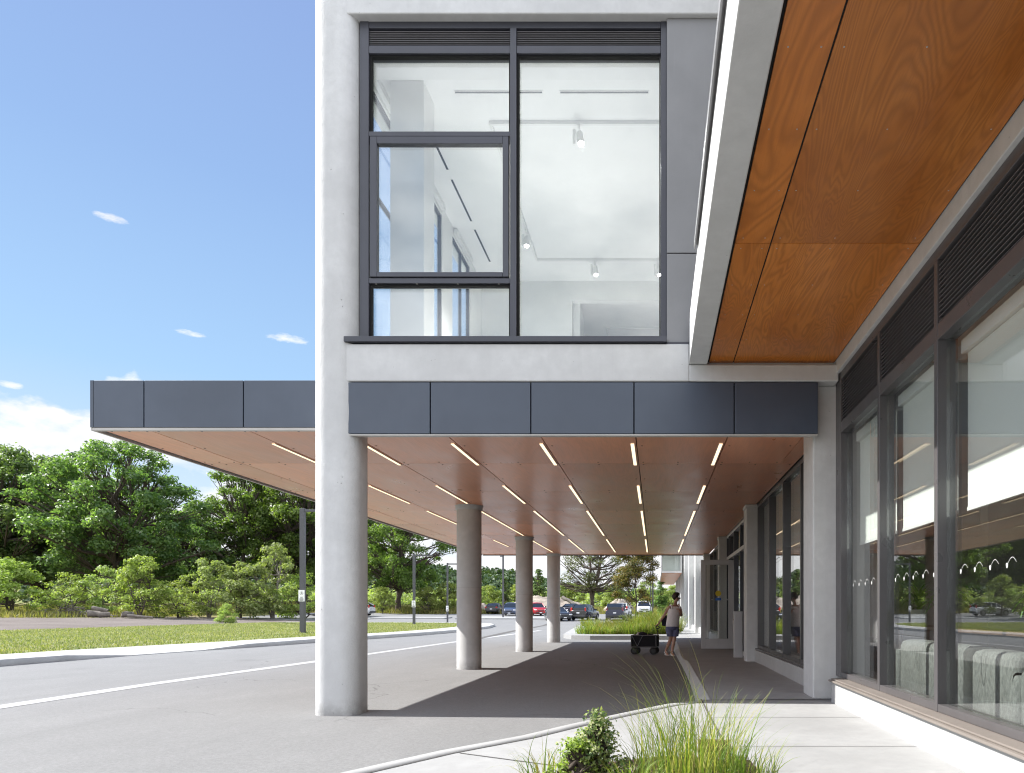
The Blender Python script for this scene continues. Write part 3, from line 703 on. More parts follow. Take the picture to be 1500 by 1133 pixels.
for (x0, x1, y0, y1, yy) in ((540, 747, 78, 192.5, .08), (552, 737, 211, 400, .02), (540, 747, 415, 493.5, .08), (756.5, 968, 78, 493.5, .08)):
    m = MB(); ubox(m, x0, x1, y0, y1, YW + yy, YW + yy + .024); part(m, 'pane', 'glassup', parent=uw)
    if yy > .05:
        g = MB()   # dark rubber seal
        ubox(g, x0 + .3, x0 + 3, y0 + .3, y1, YW + .03, YW + .078); ubox(g, x1 - 2.2, x1 - .3, y0 + .3, y1, YW + .03, YW + .078)
        ubox(g, x0 + 3.2, x1 - 2.4, y0 + .3, y0 + 2.6, YW + .03, YW + .078); part(g, 'seal', 'black', parent=uw)
for (x0, x1) in ((540.2, 747), (756.7, 967.8)):
    m = MB(); ubox(m, x0, x1, 41.3, 66.3, YW + .10, YW + .13, 1)
    for k in range(9):
        z = uz(43.6 + k * 2.65); xa, xb = ux(x0 + .4), ux(x1 - .4)
        m.add([(xa, YW + .012, z - .009), (xb, YW + .012, z - .009), (xb, YW + .07, z + .011), (xa, YW + .07, z + .011),
               (xa, YW + .012, z - .013), (xb, YW + .012, z - .013), (xb, YW + .07, z + .007), (xa, YW + .07, z + .007)],
              [(0, 1, 2, 3), (7, 6, 5, 4), (0, 4, 5, 1), (3, 2, 6, 7)])
    part(m, 'louver', ['louver', 'black'], parent=uw)
m = MB()
for y, sides in ((72.5, (540, 757)), (196, (540,)), (411, (540,))):
    for s in sides:
        for k in range(4):
            px = s + 10 + k * (60 if s == 540 else 62); m.lathe((ux(px), YW + .02, uz(y + 4.0) - .004), [(0, 0), (.011, 0), (.011, .004)], 10)
part(m, 'rivet', 'trim', parent=uw)
m = MB(); m.box(-3.42, ux(976.5), YF - .035, YW + .02, uz(500.3, YF - .035), uz(494.2, YF)); part(m, 'sill', 'frame', parent=uw, bevel=.004)
# upper room
def zc(v): return H + v
CE = zc(6.50)
m = MB(); m.box(-3.429, 9, 8.102, 13.50, CE, CE + .15); m.box(-3.429, 9, 13.501, 22, zc(6.38), CE + .15); part(m, 'room_ceiling', 'ceil')
m = MB(); m.box(-3.45, 9, 7.79, 8.10, zc(6.30), zt + .3); part(m, 'bulkhead', 'white')
m = MB(); m.box(-3.428, -1.64, 13.46, 13.60, 4.0, CE); m.box(-1.64, 9, 13.46, 13.60, zc(6.12), CE); m.box(-1.64, -1.5, 13.605, 14.4, 4.0, zc(6.12)); part(m, 'room_wall', 'white')
m = MB(); m.box(5.6, 5.8, 7.95, 22, 4.0, CE); m.box(-3.45, 5.5, 21.9, 22.1, 4.0, CE); part(m, 'room_wall', 'white')
m = MB(); m.box(-3.25, -2.84, 8.37, 8.77, 4.0, CE - .002); part(m, 'room_column', 'white')
m = MB(); m.box(-3.8, 9, 7.93, 25.4, Zb, 4.02); part(m, 'floor_slab', 'upfloor')
m = MB(); m.box(-3.8, 9, 7.93, 25.4, CE + .16, CE + .5); m.box(-3.45, 9, 7.5, 7.92, zt + .91, zt + 1.0); part(m, 'roof', 'concrete')
# road-side wall of the upper room: piers, header and glass
m = MB()
m.box(-3.50, -3.43, 10.97, 11.54, 4.26, zc(6.36)); m.box(-3.50, -3.43, 12.62, 25.4, 4.26, zc(6.36))
m.box(-3.50, -3.43, 8.0, 25.4, zc(6.361), CE + .5); m.box(-3.50, -3.43, 8.0, 25.4, 4.02, 4.259)
part(m, 'side_wall', 'white')
w2 = bpy.data.objects.new('side_window', None); COL.objects.link(w2); w2.parent = bl
m = MB()
for a, b in ((8.0, 10.968), (11.542, 12.618)):
    m.box(-3.495, -3.445, a, a + .03, 4.262, zc(6.358)); m.box(-3.495, -3.445, b - .03, b, 4.262, zc(6.358)); m.box(-3.495, -3.445, a + .031, b - .031, zc(6.32), zc(6.358))
m.box(-3.495, -3.445, 9.45, 9.49, 4.262, zc(6.319)); m.box(-3.495, -3.445, 12.10, 12.13, 4.262, zc(6.319)); m.box(-3.495, -3.445, 8.031, 9.449, 6.3, 6.33)
part(m, 'frame', 'frame', parent=w2)
for a, b in ((8.03, 9.45), (9.49, 10.938), (11.572, 12.10), (12.13, 12.588)):
    m = MB(); m.box(-3.475, -3.465, a, b, 4.262, zc(6.319)); part(m, 'pane', 'glassup', parent=w2)
m = MB()
for a, b in ((8.05, 10.93), (11.58, 12.58)): m.box(-3.42, -3.36, a, b, zc(6.40), zc(6.48))
part(m, 'blind_box', 'white', parent=w2)
# rods of the ceiling: air slots, light tracks
def slotlab(k): return ['black air slot in the white upstairs ceiling, facing the front window, over the window post', 'black air slot in the white upstairs ceiling over the wide window pane',
                        'short black air slot along the side windows, nearest the column upstairs', 'black air slot along the side windows upstairs, middle of three', 'black air slot along the side windows upstairs, farthest of three'][k]
for k, (x0, x1, y0, y1) in enumerate(((-2.51, -1.42, 8.535, 8.565), (-1.19, -.09, 8.535, 8.565), (-3.075, -3.045, 8.95, 10.05), (-3.085, -3.055, 10.28, 11.38), (-3.095, -3.065, 11.63, 12.7))):
    t = thing('air_slot', slotlab(k), 'air vent', ((x0 + x1) / 2, (y0 + y1) / 2, CE), 0, 'air slots upstairs')
    hx, hy = (x1 - x0) / 2, (y1 - y0) / 2
    m = MB(); m.box(-hx, hx, -hy, hy, -.006, -.001); m.build('slot', 'slot', t)
    m = MB(); e = .008
    m.box(-hx - e, hx + e, -hy - e, -hy - .0005, -.009, -.001); m.box(-hx - e, hx + e, hy + .0005, hy + e, -.009, -.001); m.build('frame', 'trackw', t)
def track(label, segs, spots, base):
    t = thing('light_track', label, 'track light', base, 0, 'light tracks upstairs')
    m = MB()
    for (x0, y0, x1, y1) in segs:
        m.box(min(x0, x1) - .017 - base[0], max(x0, x1) + .017 - base[0], min(y0, y1) - .017 - base[1], max(y0, y1) + .017 - base[1], -.045, -.004)
    m.build('rail', 'trackw', t)
    for (x, y, tilt) in spots:
        hd = MB(); d = Vector((math.sin(tilt) * .5, -.25, -1)).normalized()
        p = Vector((x - base[0], y - base[1], -.05)); hd.box(p.x - .015, p.x + .015, p.y - .06, p.y + .06, -.085, -.046)
        q = p + Vector((.01, 0, -.09)); hd.tube([q, q + d * .03, q + d * .19], [.028, .045, .045], 16)
        hd.box(q.x - .085, q.x - .05, q.y - .02, q.y + .02, q.z - .17, q.z + .03)
        s = hd.build('spotlight', 'trackw', t)
        ld = bpy.data.lights.new('spotlight_lamp', 'SPOT'); ld.energy = 105; ld.spot_size = rad(95); ld.spot_blend = .6; ld.shadow_soft_size = .05; ld.color = (1, .97, .93)
        lo_ = bpy.data.objects.new('spotlight_lamp', ld); COL.objects.link(lo_); lo_.parent = s; lo_.location = q + d * .21; lo_.rotation_euler = (-d).to_track_quat('Z', 'Y').to_euler()
        l = MB(); l.tube([q + d * .191, q + d * .196], [.037, .037], 16); l.build('lens', 'spot', s)
track('white square of light track with spotlights on the upstairs ceiling', [(-2.19, 9.07, 1.2, 9.07), (-2.19, 9.11, -2.19, 12.56), (-2.19, 12.6, 1.2, 12.6)],
      [(-1.02, 9.07, .3), (-2.19, 11.6, 0), (-1.12, 12.6, .2), (.05, 12.6, .2)], (-2.19, 9.07, CE))
track('white light track in the farther upstairs room seen through the doorway', [(-1.1, 15.4, -1.1, 20), (-1.1, 15.36, 2, 15.36)], [(-1.1, 16.8, .2)], (-1.1, 15.4, zc(6.38)))
# ------------------------------------------------------------------ overhang of the wing
m = MB(); zo = zc(2.72)
m.box(.371, .575, -7, 7.66, zo, zc(2.80)); m.box(.371, .50, -7, 7.515, zc(2.801), zc(3.20)); m.box(.576, 2.02, 7.60, 7.67, zo, zc(2.80))
part(m, 'overhang_rim', 'concrete', bevel=.008)
m = MB(); m.box(.50, 12, -7, 7.515, zc(2.83), zc(3.19)); part(m, 'overhang_slab', 'black')
m = MB(); m.box(.345, .40, -7, 5.98, zc(3.20), zc(3.235)); m.box(.338, .350, -7, 5.98, zc(3.16), zc(3.236)); part(m, 'overhang_flashing', 'panel')
m = MB(); m.box(.95, 12, -7, 7.50, zc(3.20), 9.2); part(m, 'upper_wall', 'panel')
ZWD = zc(2.76)
for (x0, x1) in ((.60, .862), (.874, 1.985)):
    for (y0, y1) in ((7.60, 5.130), (5.124, 2.70), (2.694, .26), (.254, -2.2), (-2.206, -4.6)):
        m = MB(); cx, cy = (x0 + x1) / 2, (y0 + y1) / 2
        m.box(x0, x1, y1, y0, ZWD, ZWD + .02)
        nx = [x0 + .05, x1 - .05] if x1 - x0 < .5 else [x0 + .05, cx - .1, x1 - .06]
        ny = [y1 + .07 + k * (y0 - y1 - .14) / 4 for k in range(5)]
        for sx in nx:
            for sy in ny: m.lathe((sx, sy, ZWD - .002), [(0, 0), (.004, 0), (.0055, .0025)], 8, 1)
        part(m, 'wood_soffit_panel', ['wood', 'trim'], origin=(cx, cy, ZWD))
m = MB(); m.box(.577, .5985, -6, 7.598, ZWD + .01, ZWD + .06); m.box(.8625, .8735, -6, 7.6, ZWD + .006, ZWD + .02); m.box(1.9855, 1.996, -6, 7.6, ZWD + .01, ZWD + .06); part(m, 'soffit_gap', 'black')
# pilasters and plinth
def beam_wall():
    m = MB(); m.box(1.997, 2.3, -6, 7.58, zc(2.62), zc(2.829)); part(m, 'window_lintel', 'pilaster', bevel=.006)
beam_wall()
m = MB(); m.box(1.775, 2.36, 7.685, 8.19, SW, Zb - .001); part(m, 'pilaster', 'pilaster', bevel=.015)
for k, y in enumerate((13.38, 19.15, 25.0)):
    m = MB(); m.box(1.785, 2.30, y, y + .42, .13, SOF - .001); m.box(1.765, 2.26, y - .015, y + .435, SOF - .075, SOF - .002); part(m, 'pilaster', 'pilaster', bevel=.015)
m = MB(); m.box(1.907, 2.3, -6, 7.40, .0, SW + .225); part(m, 'plinth', 'plinth', bevel=.008)
m = MB(); m.box(1.945, 2.3, 8.20, 13.37, .0, SW + .225); part(m, 'plinth', 'plinth', bevel=.008)
m = MB(); m.box(1.945, 2.3, 19.58, 24.99, .0, SW + .225); part(m, 'plinth', 'plinth', bevel=.008)
# ------------------------------------------------------------------ storefronts
def empt(name, parent): 
    o = bpy.data.objects.new(name, None); COL.objects.link(o); o.parent = parent; return o
sf = empt('storefront', bl)
MY = [6.246, 4.975, 3.70, 2.43, 1.16, -.11, -1.38, -2.65, -3.92]
XO, XG = 2.03, 2.097
m = MB(); m.box(XO, 2.16, 7.475, 7.682, .441, 3.79); part(m, 'mullion', 'framegrey', parent=sf, bevel=.004)
for y in MY:
    m = MB(); m.box(XO, 2.18, y - .058, y, .441, 3.699); part(m, 'mullion', 'framegrey', parent=sf, bevel=.004)
YS = [7.475] + MY
m = MB(); m.box(XO + .003, 2.17, -6, 7.474, 3.70, 3.788); part(m, 'head_rail', 'framegrey', parent=sf, bevel=.004)
for a, b in zip(YS, YS[1:]):
    top = a - .058 if a != 7.475 else a
    m = MB(); m.box(XO + .002, 2.17, b + .0005, top - .0005, 3.12, 3.235); part(m, 'transom', 'framegrey', parent=sf, bevel=.004)
    m = MB(); m.box(XO + .003, 2.17, b + .0005, top - .0005, .442, .498); part(m, 'bottom_rail', 'framegrey', parent=sf, bevel=.004)
    m = MB(); m.box(2.14, 2.165, b + .002, top - .002, 3.24, 3.695, 1)
    for k in range(13):
        z = 3.262 + k * .0335
        m.add([(XO + .012, b + .001, z - .009), (XO + .012, top - .001, z - .009), (2.10, top - .001, z + .012), (2.10, b + .001, z + .012),
               (XO + .012, b + .001, z - .013), (XO + .012, top - .001, z - .013), (2.10, top - .001, z + .008), (2.10, b + .001, z + .008)],
              [(3, 2, 1, 0), (4, 5, 6, 7), (0, 1, 5, 4), (2, 3, 7, 6)])
    part(m, 'louver', ['louver', 'black'], parent=sf)
    m = MB(); m.box(XG, XG + .022, b + .001, top - .001, .499, 3.119); part(m, 'pane', 'glass', parent=sf)
    if b > 1:
        d = MB(); n = int((top - b) / .205)
        for k in range(n):
            y = b + .12 + k * .205; z = 1.452; xx = XG - .0008
            d.add([(xx, y + .045 + .012 * math.cos(t) * (1 + .25 * math.sin(3 * t)), z - .012 + .017 * math.sin(t)) for t in [i * math.pi / 6 for i in range(12)]], [tuple(range(12))])
            arc = [(y + .045 - .012 - .095 * s, z - .004 + .036 * math.sin(math.pi * min(1, s * 1.0) * .92 + .1)) for s in [i / 12 for i in range(13)]]
            for (y0, z0), (y1, z1) in zip(arc, arc[1:]):
                d.add([(xx, y0, z0), (xx, y1, z1), (xx, y1, z1 + .0035), (xx, y0, z0 + .0035)], [(0, 1, 2, 3)])
        part(d, 'decal_pattern', 'decal', parent=sf)
m = MB(); m.box(1.876, 2.10, -6, 7.41, SW + .2255, .425); m.box(1.905, 2.10, -6, 7.405, .4255, .4405); part(m, 'sill', 'sill', parent=sf, bevel=.005)

def bay(y0, y1, mull, name):
    s = empt(name, bl); xo, xg = 2.0, 2.062
    m = MB(); m.box(1.955, 2.06, y0, y1, SW + .226, .442); part(m, 'sill', 'framegrey', parent=s, bevel=.004)
    m = MB(); m.box(xo + .002, 2.12, y0, y1, 3.185, SOF - .003); part(m, 'head_rail', 'framegrey', parent=s)
    ends = [y0] + list(mull) + [y1]
    for i, y in enumerate(ends):
        a, b = (y, y + .06) if i == 0 else (y - .06, y) if i == len(ends) - 1 else (y - .03, y + .03)
        m = MB(); m.box(xo, 2.13, a, b, .443, 3.184); part(m, 'mullion', 'framegrey', parent=s, bevel=.003)
    for a, b in zip(ends, ends[1:]):
        m = MB(); m.box(xg, xg + .022, a + .06, b - .06 + .03, .50, 3.183); part(m, 'pane', 'glass', parent=s)
        m = MB(); m.box(xo + .003, 2.12, a + .061, b - .031, .443, .499); part(m, 'bottom_rail', 'framegrey', parent=s)
bay(8.20, 13.37, (9.42, 10.72, 12.03), 'canopy_window')
bay(19.58, 24.99, (20.9, 22.2, 23.5), 'canopy_window')
# entrance between two pilasters
en = empt('entrance', bl)
m = MB(); m.box(2.0, 2.12, 13.81, 19.14, 3.185, SOF - .003); m.box(1.99, 2.12, 13.81, 19.14, 2.57, 2.66); part(m, 'frame', 'alu', parent=en)
for y in (13.81, 14.9, 16.1, 17.35, 18.5, 19.08):
    m = MB(); m.box(2.0, 2.12, y, y + .06, 2.661, 3.184); m.box(2.0, 2.12, y, y + .06, .135, 2.569); part(m, 'mullion', 'frame', parent=en)
for a, b in ((13.87, 14.9), (14.96, 16.1), (16.16, 17.35), (18.56, 19.08)):
    m = MB(); m.box(2.06, 2.08, a, b, .22, 2.569); part(m, 'pane', 'glass', parent=en)
    m = MB(); m.box(2.02, 2.11, a, b, .136, .219); part(m, 'bottom_rail', 'alu', parent=en)
for a, b in ((13.87, 14.9), (14.96, 16.1), (16.16, 17.35), (17.41, 18.5), (18.56, 19.08)):
    m = MB(); m.box(2.06, 2.08, a, b, 2.661, 3.184); part(m, 'pane', 'glass', parent=en)
dr = empt('door', bl)
DY = 18.45; dx0, dx1 = 1.235, 2.135; dz0, dz1 = .145, 2.545
m = MB(); m.box(dx0, dx0 + .12, DY, DY + .05, dz0, dz1); m.box(dx1 - .16, dx1, DY, DY + .05, dz0, dz1)
m.box(dx0 + .1205, dx1 - .1605, DY, DY + .05, dz0, dz0 + .27); m.box(dx0 + .1205, dx1 - .1605, DY, DY + .05, dz1 - .13, dz1); part(m, 'door_frame', 'alu', parent=dr, bevel=.004)
m = MB(); m.box(dx0 + .12, dx1 - .16, DY + .014, DY + .034, dz0 + .27, dz1 - .13); part(m, 'pane', 'glass', parent=dr)
m = MB(); m.tube([(dx0 + .06, DY - .07, .95), (dx0 + .06, DY - .07, 1.55)], .014, 10); m.tube([(dx0 + .06, DY - .07, 1.0), (dx0 + .06, DY, 1.0)], .01, 8); m.tube([(dx0 + .06, DY - .07, 1.5), (dx0 + .06, DY, 1.5)], .01, 8); part(m, 'handle', 'alu', parent=dr)
sx, sz = 1.70, H + .0243 * DY + .02
m = MB(); m.disc((sx, DY + .0125, sz), .078, 28); part(m, 'warning_disc', 'signy', parent=dr)
m = MB(); m.box(sx - .075, sx + .075, DY + .0115, DY + .0130, sz - .19, sz - .12); part(m, 'warning_band', 'signb', parent=dr)
m = MB()
for k in range(5): m.disc((1.40 + k * .135, DY + .0120, H + .302), .017, 10)
part(m, 'decal_pattern', 'decal', parent=dr)
# door button post
t = thing('door_post', 'short pale metal post with a push plate beside the open glass door', 'bollard', (1.84, 15.2, .128))
m = MB(); m.box(-.095, .095, -.06, .06, 0, 1.03); m.build('post', 'alu', t, bevel=.008)
m = MB(); m.tube([(-.0965, 0, .80), (-.112, 0, .80)], [.06, .055], 20); m.build('push_plate', 'trim', t)
# the wing beyond the canopy
fw = empt('far_wall', bl)
m = MB(); m.box(2.20, 2.35, 25.48, 66, 3.0, 8.2); m.box(1.95, 2.34, 25.48, 66, .0, .42); m.box(2.36, 12, 25.5, 66, 8.21, 8.6); part(m, 'wall', 'concrete', parent=fw)
for y in (31.0, 36.85, 42.7, 48.55, 54.4, 60.2):
    m = MB(); m.box(1.79, 2.19, y - .24, y + .24, .1, 8.2); part(m, 'pilaster', 'concrete', parent=fw, bevel=.02)
for a, b in zip((25.5, 31.3, 37.1, 43.0, 48.8, 54.7), (30.7, 36.6, 42.4, 48.3, 54.1, 59.9)):
    m = MB(); m.box(2.12, 2.15, a, b, .43, 2.98); part(m, 'pane', 'glass', parent=fw)
    m = MB()
    for k in range(4): yy = a + (b - a - .06) * k / 3; m.box(2.06, 2.115, yy, yy + .06, .43, 2.98)
    part(m, 'mullion', 'framegrey', parent=fw)
ub = empt('upper_box', bl)
m = MB(); zz = 3.72; m.box(.37, 1.78, 46, 66, zz, 3.86); m.box(.37, 1.78, 46, 66, 5.0, 6.4); m.box(.371, .46, 46.01, 65.9, 3.861, 4.99); m.box(1.70, 1.779, 46.01, 65.9, 3.861, 4.999); part(m, 'wall', 'concrete', parent=ub)
m = MB(); m.box(.47, 1.69, 46.05, 46.08, 3.87, 4.99); part(m, 'pane', 'glass', parent=ub)
m = MB(); m.box(.45, 1.78, 46.1, 65.9, zz - .03, zz - .003); part(m, 'soffit', 'woodc', parent=ub)
m = MB(); m.box(.48, 1.69, 46.6, 46.7, 3.87, 4.99); part(m, 'roller_blind', 'blind', parent=ub)
# lobby inside the glass
FZ = SW + .004
m = MB(); m.box(2.36, 9, -6.2, 25.2, FZ - .15, FZ); part(m, 'lobby_floor', 'lobbyfloor')
m = MB(); m.box(8.5, 8.8, -6.2, 25.2, FZ, 3.66); m.box(2.36, 8.49, -6.4, -6.2, FZ, 3.66); m.box(2.36, 8.49, 25.0, 25.2, FZ, 3.66); m.box(3.8, 8.49, 7.8, 8.0, FZ, 3.4); part(m, 'lobby_wall', 'lobby')
m = MB(); m.box(2.31, 8.9, -6.3, 25.2, 3.42, 3.60); part(m, 'lobby_ceiling', 'ceiling2')
# roller blinds
BL = ['lowered white roller blind in the narrow pane next to the pilaster', 'lowered white roller blind in the middle pane of three, over the sofa corner', 'lowered white roller blind in the widest showing pane, over the armchair']
for k, (a, b) in enumerate(zip(YS[:3], YS[1:4])):
    top = a - .058 if k else a
    t = thing('roller_blind', BL[k], 'blind', (2.23, (top + b) / 2, 1.91), 0, 'roller blinds in the lobby windows'); hw = (top - b) / 2 - .05
    m = MB(); m.box(-.0015, .0015, -hw, hw, 0, 1.10); m.build('cloth', 'blind', t)
    m = MB(); m.box(-.008, .008, -hw, hw, -.028, -.0005); m.build('bottom_bar', 'trackw', t)
    m = MB(); m.box(-.04, .05, -hw - .03, hw + .03, 1.101, 1.20); m.build('cassette', 'trackw', t, bevel=.006)
    m = MB(); c = -hw + .16
    m.tube([(-.03, c, 1.10), (-.03, c, -.95), (-.03, c - .015, -1.03), (-.03, c - .035, -1.05), (-.03, c - .055, -1.03), (-.03, c - .07, -.95), (-.03, c - .07, 1.10)], .0035, 6); m.build('chain', 'trackw', t)
# sofa, armchair, table and plants
def cushion(mb, x0, x1, y0, y1, z0, z1, r, mat=0):
    c = ((x0 + x1) / 2, (y0 + y1) / 2, (z0 + z1) / 2); hx, hy, hz = (x1 - x0) / 2, (y1 - y0) / 2, (z1 - z0) / 2
    rings = []
    for (dz, ins) in ((-hz, r), (-hz + r * .3, r * .3), (-hz + r, 0), (hz - r, 0), (hz - r * .3, r * .3), (hz, r)):
        rings.append([(x, y, c[2] + dz) for x, y in rsq(c[0], c[1], hx - ins, hy - ins, r, 4)])
    mb.loft(rings, mat)
t = thing('sofa', 'grey green woven sofa with its back to the lobby window and a dark band', 'sofa', (2.55, 5.8, FZ))
m = MB(); cushion(m, -.08, .18, -.30, 1.12, .05, .70, .06); m.build('backrest', 'sofa', t)
m = MB(); cushion(m, -.08, .18, -1.10, -.44, .05, .69, .06); m.build('backrest', 'sofa', t)
m = MB(); cushion(m, -.085, .185, -.44, -.30, .05, .703, .05); m.build('band', 'sofadark', t)
m = MB(); cushion(m, .19, .95, -1.08, 1.10, .08, .40, .05); m.build('seat', 'sofa', t)
m = MB(); cushion(m, -.09, .95, 1.125, 1.30, .05, .60, .05); m.build('arm', 'sofa', t)
t = thing('armchair', 'rounded grey woven armchair beside the sofa behind the lobby window', 'armchair', (2.62, 4.25, FZ))
m = MB(); cushion(m, -.20, .05, -.34, .34, .08, .66, .10); m.build('backrest', 'sofa', t)
m = MB(); cushion(m, .06, .62, -.30, .30, .08, .42, .05); m.build('seat', 'sofa', t)
for s in (-1, 1):
    m = MB(); cushion(m, -.18, .62, min(s * .36, s * .5), max(s * .36, s * .5), .08, .56, .06); m.build('arm', 'sofa', t)
t = thing('console_table', 'dark wooden console table behind the sofa carrying white pots', 'table', (3.35, 7.0, FZ))
m = MB(); m.box(-.2, .2, -1.6, 1.9, .76, .80); m.build('tabletop', 'oak', t, bevel=.004)
for sx in (-.17, .17):
    for sy in (-1.55, 1.85): m = MB(); m.box(sx - .025, sx + .025, sy - .025, sy + .025, 0, .759); m.build('leg', 'oak', t)
def house_plant(x, y, label, seed, s=1.0):
    r = random.Random(seed); z0 = FZ + .801
    t = thing('house_plant', label, 'plant', (x, y, z0), 0, 'house plants in the lobby')
    m = MB(); m.lathe((0, 0, 0), [(.0, .001), (.085, .001), (.105, .20), (.097, .20), (.09, .17), (0, .17)], 24); m.build('pot', 'pot', t)
    f = MB()
    for k in range(46):
        a = r.uniform(0, 6.28); el0 = r.uniform(.5, 1.45); ln = r.uniform(.25, .5) * s
        d = Vector((math.cos(a), math.sin(a), 0)); q = Vector((-d.y, d.x, 0)); P = []; p = Vector((0, 0, .18 + r.uniform(0, .18) * s)); e = el0
        for i in range(6):
            P.append((p.copy(), .013 * (1 - (i / 5.4) ** 2) + .001)); p += (d * math.cos(e) + Vector((0, 0, 1)) * math.sin(e)) * ln / 5; e -= r.uniform(.25, .5)
        vs = [v for pp, w in P for v in (pp - q * w, pp + q * w)]
        f.add(vs, [(2 * i, 2 * i + 1, 2 * i + 3, 2 * i + 2) for i in range(5)])
    f.build('leaves', 'leafP', t)
house_plant(3.3, 8.55, 'spiky green house plant in a white pot at the far end of the table', 1, 1.0)
house_plant(3.3, 7.75, 'bushy spider plant in a white pot in the middle of the table', 2, 1.15)
house_plant(3.3, 5.75, 'arching green house plant in a white pot on the near end of the table', 3, 1.1)
# ------------------------------------------------------------------ foliage
def leaves(C, NR, size, rng, aspect=.55, fold=.0):
    """rhombic leaf faces at centres C with rough normals NR"""
    n = len(C); rv = rng.normal(size=(n, 3)); t = np.cross(NR, rv); t /= np.linalg.norm(t, axis=1, keepdims=True) + 1e-9
    b = np.cross(NR, t); b /= np.linalg.norm(b, axis=1, keepdims=True) + 1e-9
    s = size[:, None]; droop = NR * (-.18 * s)
    V = np.stack([C - t * s * .5 + droop, C - b * s * aspect * .5, C + t * s * .5 + droop, C + b * s * aspect * .5], 1).reshape(-1, 3)
    F = np.arange(4 * n).reshape(n, 4); return V, F
def clumps(cent, rad_, per, rng, flat=.75, up=.35):
    Cs, Ns = [], []
    for c, r in zip(cent, rad_):
        n = int(per * (r ** 2)); d = rng.normal(size=(n, 3)); d /= np.linalg.norm(d, axis=1, keepdims=True)
        d[:, 2] = np.where((d[:, 2] < -.2) & (rng.random(n) < .6), -d[:, 2], d[:, 2])
        rr = r * (rng.random(n) ** .45) * (1 + rng.normal(size=n) * .12)
        p = d * rr[:, None]; p[:, 2] *= flat
        Cs.append(c + p); nn = d * .8 + rng.normal(size=(n, 3)) * .45; nn[:, 2] += up; Ns.append(nn / np.linalg.norm(nn, axis=1, keepdims=True))
    return np.concatenate(Cs), np.concatenate(Ns)
def make_tree(name, cat, seed, h, w, trunk_h, crown0, nclump, per, lsize, leaf, bark, rt=.28, multi=1, shape='round', gap=.0, cr=(.12, .2), lean=0.0, fork=.6, keepc=1.0):
    """trunk + limbs to leaf clumps; crown from crown0*h to h, width w"""
    rng = np.random.default_rng(seed); r = random.Random(seed)
    t = thing(name, None, cat)
    tb = MB(); stems = []
    for k in range(multi):
        a = r.uniform(0, 6.28); dx = (k - (multi - 1) / 2) * w * .16 + lean * h * .2
        base = (r.uniform(-.15, .15) * (multi > 1), r.uniform(-.1, .1), -.15); top = (dx + r.uniform(-.3, .3) * w * .1, r.uniform(-.1, .1) * w, h * fork)
        P = sway(base, top, 6, .12 * w * .3, seed + k); tb.tube(P, [rt * (1 - .62 * i / 6) * (1.25 if i == 0 else 1) / (1 if multi == 1 else 1.25) for i in range(7)], 9)
        stems.append(P)
    cent = []; rads = []; tries = 0
    while len(cent) < nclump and tries < 5000:
        tries += 1
        u = rng.random(); z = crown0 * h + (h - crown0 * h) * u
        if shape == 'round': prof = math.sin(math.pi * min(1, (.16 + .84 * u) ** .85)) ** .55
        elif shape == 'cone': prof = (1 - u) ** .8 * .95 + .08
        elif shape == 'spread': prof = min(1, .55 + u * 1.2) * (1 - max(0, u - .55) / .45) ** .5
        else: prof = math.sqrt(max(0, 1 - (2 * u - 1) ** 2)) * .9 + .1
        ang = rng.random() * 6.283; rr = w / 2 * prof * (1 + .16 * math.sin(2.3 * ang + seed) + .10 * math.sin(5 * ang + u * 7)) * rng.random() ** (.42)
        c = np.array([rr * math.cos(ang) + lean * z * .2, rr * math.sin(ang), z])
        q = rng.uniform(*cr) * min(w, h)
        if gap and any(np.linalg.norm(c - o) < gap * (q + s) for o, s in zip(cent, rads)): continue
        cent.append(c); rads.append(q)
    for c, q in zip(cent, rads):
        P = stems[r.randrange(multi)]; c3 = Vector(c)
        ks = [p for p in P[2:] if p.z < c3.z - .08 * h] or [P[2]]
        s = min(ks, key=lambda p: (p - c3).length + r.uniform(0, .25) * h)
        e = c3 - Vector((0, 0, q * .3)); mid = s.lerp(e, .5) + Vector((0, 0, -.04 * h * r.random()))
        d = (e - s).length; r0 = max(.018, min(rt * .42, d * .022))
        pts = [s, s.lerp(mid, .55) + Vector((r.uniform(-1, 1), r.uniform(-1, 1), r.uniform(-1, 1))) * d * .04, mid + Vector((r.uniform(-1, 1), r.uniform(-1, 1), 0)) * d * .06, e]
        tb.tube(pts, [r0, r0 * .8, r0 * .6, r0 * .22], 5, cap=False)
        for _ in range(3):
            v = Vector((r.uniform(-1, 1), r.uniform(-1, 1), r.uniform(-.2, 1))).normalized() * q * .9
            tb.tube([pts[2], e + v], [r0 * .45, r0 * .1], 4, cap=False)
    tb.build('trunk', bark, t)
    if keepc < 1:
        pass
    C, NR = clumps(cent, rads, per, rng)
    if keepc < 1: k = rng.random(len(C)) < keepc; C, NR = C[k], NR[k]
    V, F = leaves(C, NR, lsize * rng.uniform(.6, 1.35, len(C)), rng)
    raw('crown', V, F, leaf, t); return t
def place(t, x, y, label, s=1.0, rz=0.0, group=None, sz=None, z=None):
    t.location = (x, y, gz1(x, y) if z is None else z); t.rotation_euler = (0, 0, rz); t.scale = (s, s, s if sz is None else sz)
    t['label'] = label
    if group: t['group'] = group
    return t
GT = 'tall trees along the gravel track'; GB = 'light green shrubs before the trees'
def P2(px, Y): return (px - 960) / 1000 * Y
big = [make_tree('deciduous_tree', 'tree', s, 16.5, 16, 4, .19, 120, 190, .34, 'leafA', 'bark', .46, mu, 'spread', .52, (.055, .10)) for s, mu in ((11, 2), (23, 3))]
tall = make_tree('deciduous_tree', 'tree', 31, 18, 10, 5, .20, 85, 200, .32, 'leafE', 'bark', .34, 1, 'oval', .48, (.07, .13))
